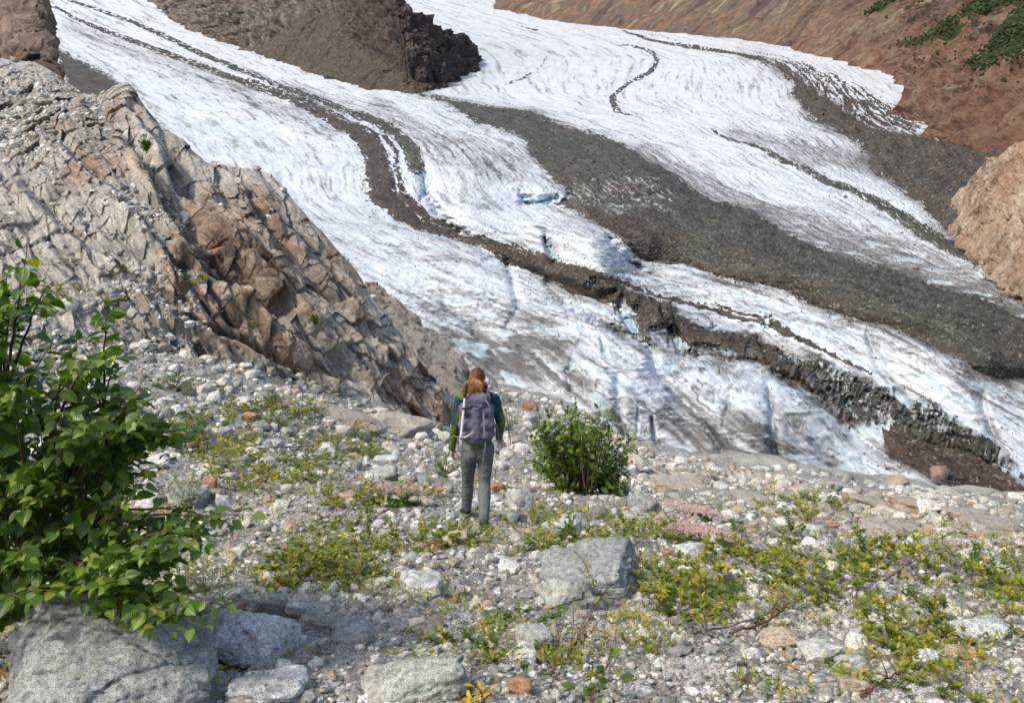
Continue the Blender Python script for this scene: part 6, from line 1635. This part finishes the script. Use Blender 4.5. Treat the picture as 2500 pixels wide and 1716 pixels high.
# backpack: main bag, lid, pocket, straps
M_pack = cloth('pack_fabric', (.120, .108, .165), wr=.6); M_strap = cloth('pack_strap', (.21, .19, .25), wr=.1); M_buckle = cloth('pack_buckle', (.02, .02, .025), rough=.4, wr=.05)
pc = z2(395, 520, Dp-.21); pack = empty('backpack', tuple(z2(400, 700, Dp-.2)))
po = np.array(pack.location)
def pk(name, shapes, mat, vox=.007, sm_=5, wrk=.006, par=None, sc=14):
    V, F = blob(shapes, vox, sm_); V = V + (fbm3(V*np.array([sc, sc, sc*.7]), 3, 9, .5, 2)*wrk)[:, None]*norm(V-V.mean(0)); 
    return mesh_np(name, V - (po if par is not None else 0), F, mat, par)
Db = Dp - .24
def band(p, q2_, r0, r1, **k): return cap(p, q2_, r0, r1, 18, k.get('flat'))
main = [cap(z2(305, 450, Db), z2(480, 450, Db), .062, .062, 18), cap(z2(300, 560, Db), z2(490, 560, Db), .072, .072, 18), cap(z2(318, 640, Db), z2(475, 640, Db), .070, .070, 18), cap(z2(345, 400, Db+.02), z2(460, 400, Db+.02), .065, .065, 18),
        cap(z2(300, 430, Db+.03), z2(300, 650, Db+.03), .058, .058), cap(z2(490, 430, Db+.03), z2(490, 650, Db+.03), .058, .058), cap(z2(350, 672, Db+.01), z2(430, 672, Db+.01), .068, .068), cap(z2(395, 430, Db), z2(395, 640, Db), .08, .086)]
tag(pack, 'purple grey hiking backpack worn by the hiker, with an ice axe strapped on', 'backpack')
bag = pk('main_bag', main, M_pack, par=pack)
pk('lid', [cap(z2(338, 372, Db-.01), z2(450, 366, Db-.01), .066, .066, 18), cap(z2(330, 408, Db-.03), z2(430, 412, Db-.03), .045, .045, 18), cap(z2(395, 350, Db+.03), z2(440, 348, Db+.03), .05, .05)], M_pack, wrk=.009, par=pack)
pk('side_pocket', [cap(z2(485, 580, Db-.0), z2(510, 580, Db+.04), .042, .042), cap(z2(482, 640, Db-.0), z2(510, 632, Db+.04), .045, .045), cap(z2(482, 600, Db-.01), z2(490, 650, Db-.01), .04, .042)], M_pack, wrk=.003, par=pack)
def strap(name, pts, wd, mat, par, th=.0022):
    P = catmull(np.array(pts), 24); T = norm(np.gradient(P, axis=0)); S_ = norm(np.cross(T, np.array([0, 1., 0]))); N_ = np.cross(S_, T)
    V = np.stack([P - S_*wd/2 - N_*th, P + S_*wd/2 - N_*th, P + S_*wd/2 + N_*th, P - S_*wd/2 + N_*th], 1).reshape(-1, 3)
    a = np.arange(96).reshape(24, 4); b = np.roll(a, -1, 1); F = np.stack([a[:-1], b[:-1], b[1:], a[1:]], -1).reshape(-1, 4)
    F = np.concatenate([F, [[0, 1, 2, 3]], [[95, 94, 93, 92]]]); return mesh_np(name, V - po, F, mat, par, smooth=False)
Df = Db - .095
strap('compression_strap', [z2(455, 362, Df+.03), z2(485, 400, Df+.01), z2(500, 440, Df+.02), z2(495, 500, Df+.05)], .014, M_strap, pack)
strap('compression_strap', [z2(420, 455, Df-.005), z2(455, 450, Df), z2(480, 480, Df+.02)], .018, M_strap, pack)
strap('compression_strap', [z2(446, 450, Df+.0), z2(450, 560, Df-.005), z2(455, 680, Df+.0)], .022, M_strap, pack)
strap('loose_strap', [z2(458, 672, Df+.0), z2(462, 730, Df+.02), z2(450, 790, Df+.05), z2(443, 855, Df+.08)], .020, M_strap, pack)
strap('loose_strap', [z2(280, 680, Df+.03), z2(284, 740, Df+.05), z2(290, 800, Df+.08), z2(294, 850, Df+.09)], .012, M_strap, pack)
strap('loose_strap', [z2(286, 690, Df+.03), z2(300, 750, Df+.05), z2(318, 800, Df+.08), z2(333, 850, Df+.09)], .010, M_strap, pack)
strap('loose_strap', [z2(548, 560, Db+.08), z2(562, 620, Db+.07), z2(566, 680, Db+.08), z2(560, 740, Db+.09)], .012, M_strap, pack)
pk('shoulder_strap', [cap(z2(330, 330, Dp-.12), z2(318, 372, Dp-.16), .022, .022), cap(z2(318, 320, Dp-.02), z2(330, 335, Dp-.12), .022, .022)], M_pack, wrk=0, par=pack)
pk('shoulder_strap', [cap(z2(480, 318, Dp-.10), z2(490, 360, Dp-.16), .026, .024), cap(z2(488, 315, Dp-.0), z2(480, 320, Dp-.10), .024, .024)], M_pack, wrk=0, par=pack)
pk('buckle', [cap(z2(420, 450, Df-.012), z2(436, 450, Df-.012), .010, .010, 8, (1, .5))], M_buckle, .004, 1, 0, pack)
pk('buckle', [cap(z2(455, 672, Df-.012), z2(455, 690, Df-.012), .014, .014, 8, (1, .5))], M_buckle, .004, 1, 0, pack)
# stitched grey mark on the lid
pk('lid_mark', [cap(z2(352, 416, Df-.013), z2(396, 418, Df-.013), .011, .011, 10, (1, .35))], cloth('mark_thread', (.045, .045, .06), wr=.1), .003, 1, 0, pack)
# bottle in the side pocket
V, F = blob([cap(z2(508, 505, Db+.03), z2(508, 600, Db+.03), .030, .032, 16)], .005, 2)
bt = NT('teal_plastic'); bt.color((.01, .30, .38)); bt.b.inputs['Roughness'].default_value = .3
bl = empty('water_bottle', tuple(z2(508, 600, Db+.03))); tag(bl, 'teal water bottle standing in the side pocket of the backpack', 'bottle'); bo = np.array(bl.location)
mesh_np('bottle_body', V-bo, F, bt.m, bl)
V, F = blob([cap(z2(508, 492, Db+.03), z2(508, 503, Db+.03), .020, .022, 14)], .004, 1); ct = NT('bottle_cap'); ct.color((.10, .12, .03)); mesh_np('cap', V-bo, F, ct.m, bl)
# ice axe
Da = Df - .008
axe = empty('ice_axe', tuple(z2(272, 655, Da))); tag(axe, 'ice axe with a white shaft and black grip strapped upside down to the backpack', 'ice axe'); ao = np.array(axe.location)
am = NT('white_metal'); am.color(am.mix(am.noise(am.pos(), 30, 4, .7), (.62, .60, .60), (.80, .78, .78))); am.b.inputs['Roughness'].default_value = .4
sm_t = NT('steel'); sm_t.color((.50, .50, .50)); sm_t.b.inputs['Metallic'].default_value = .6; sm_t.b.inputs['Roughness'].default_value = .45
V, F = blob([cap(z2(272, 658, Da), z2(303, 350, Da+.03), .0135, .0135, 12, (1, .6))], .004, 2); mesh_np('shaft', V-ao, F, am.m, axe)
V, F = blob([cap(z2(303, 346, Da+.03), z2(316, 252, Da+.05), .0165, .0145, 12)], .004, 2); mesh_np('grip', V-ao, F, M_buckle, axe)
V, F = blob([cap(z2(272, 662, Da), z2(300, 664, Da), .010, .0115, 10, (1, .5)), cap(z2(300, 664, Da), z2(338, 645, Da), .0125, .009, 10, (1, .5)), cap(z2(338, 645, Da), z2(368, 618, Da), .009, .004, 10, (1, .5)),
             cap(z2(272, 662, Da), z2(240, 658, Da), .009, .006, 10, (1, .5)), cap(z2(240, 658, Da), z2(215, 644, Da), .006, .004, 10, (1, .5))], .003, 1); mesh_np('head', V-ao, F, sm_t.m, axe)
strap2 = blob([cap(z2(284, 438, Da-.004), z2(304, 440, Da-.004), .013, .013, 10, (1, .8))], .004, 1); mesh_np('holding_strap', strap2[0]-po, strap2[1], M_buckle, pack)
# white paper held in the right hand, an unidentified white thing shaped as a crumpled sheet
pg_ = np.array([z2(552 + 50*u + 8*math.sin(v*5), 676 + 86*v, Dp+.24 + .03*math.sin(u*4+v*3) + .02*math.sin(v*9)) for v in np.linspace(0, 1, 12) for u in np.linspace(0, 1, 9)]).reshape(12, 9, 3)
pg2 = pg_ + np.array([0, .004, 0]); allP = np.concatenate([pg_.reshape(-1, 3), pg2.reshape(-1, 3)]); gf = grid_faces(12, 9); rim = list(range(0, 9)) + [9*k+8 for k in range(1, 12)] + [99+k for k in range(7, -1, -1)] + [9*k for k in range(10, 0, -1)]
rf_ = np.array([[rim[i], rim[(i+1) % len(rim)], rim[(i+1) % len(rim)]+108, rim[i]+108] for i in range(len(rim))])
wp_ = NT('white_matte'); wp_.color((.80, .80, .80))
o = mesh_np('item', allP, np.concatenate([gf, gf[:, ::-1]+108, rf_]), wp_.m); tag(o, 'crumpled white paper held in the right hand of the hiker', 'item')
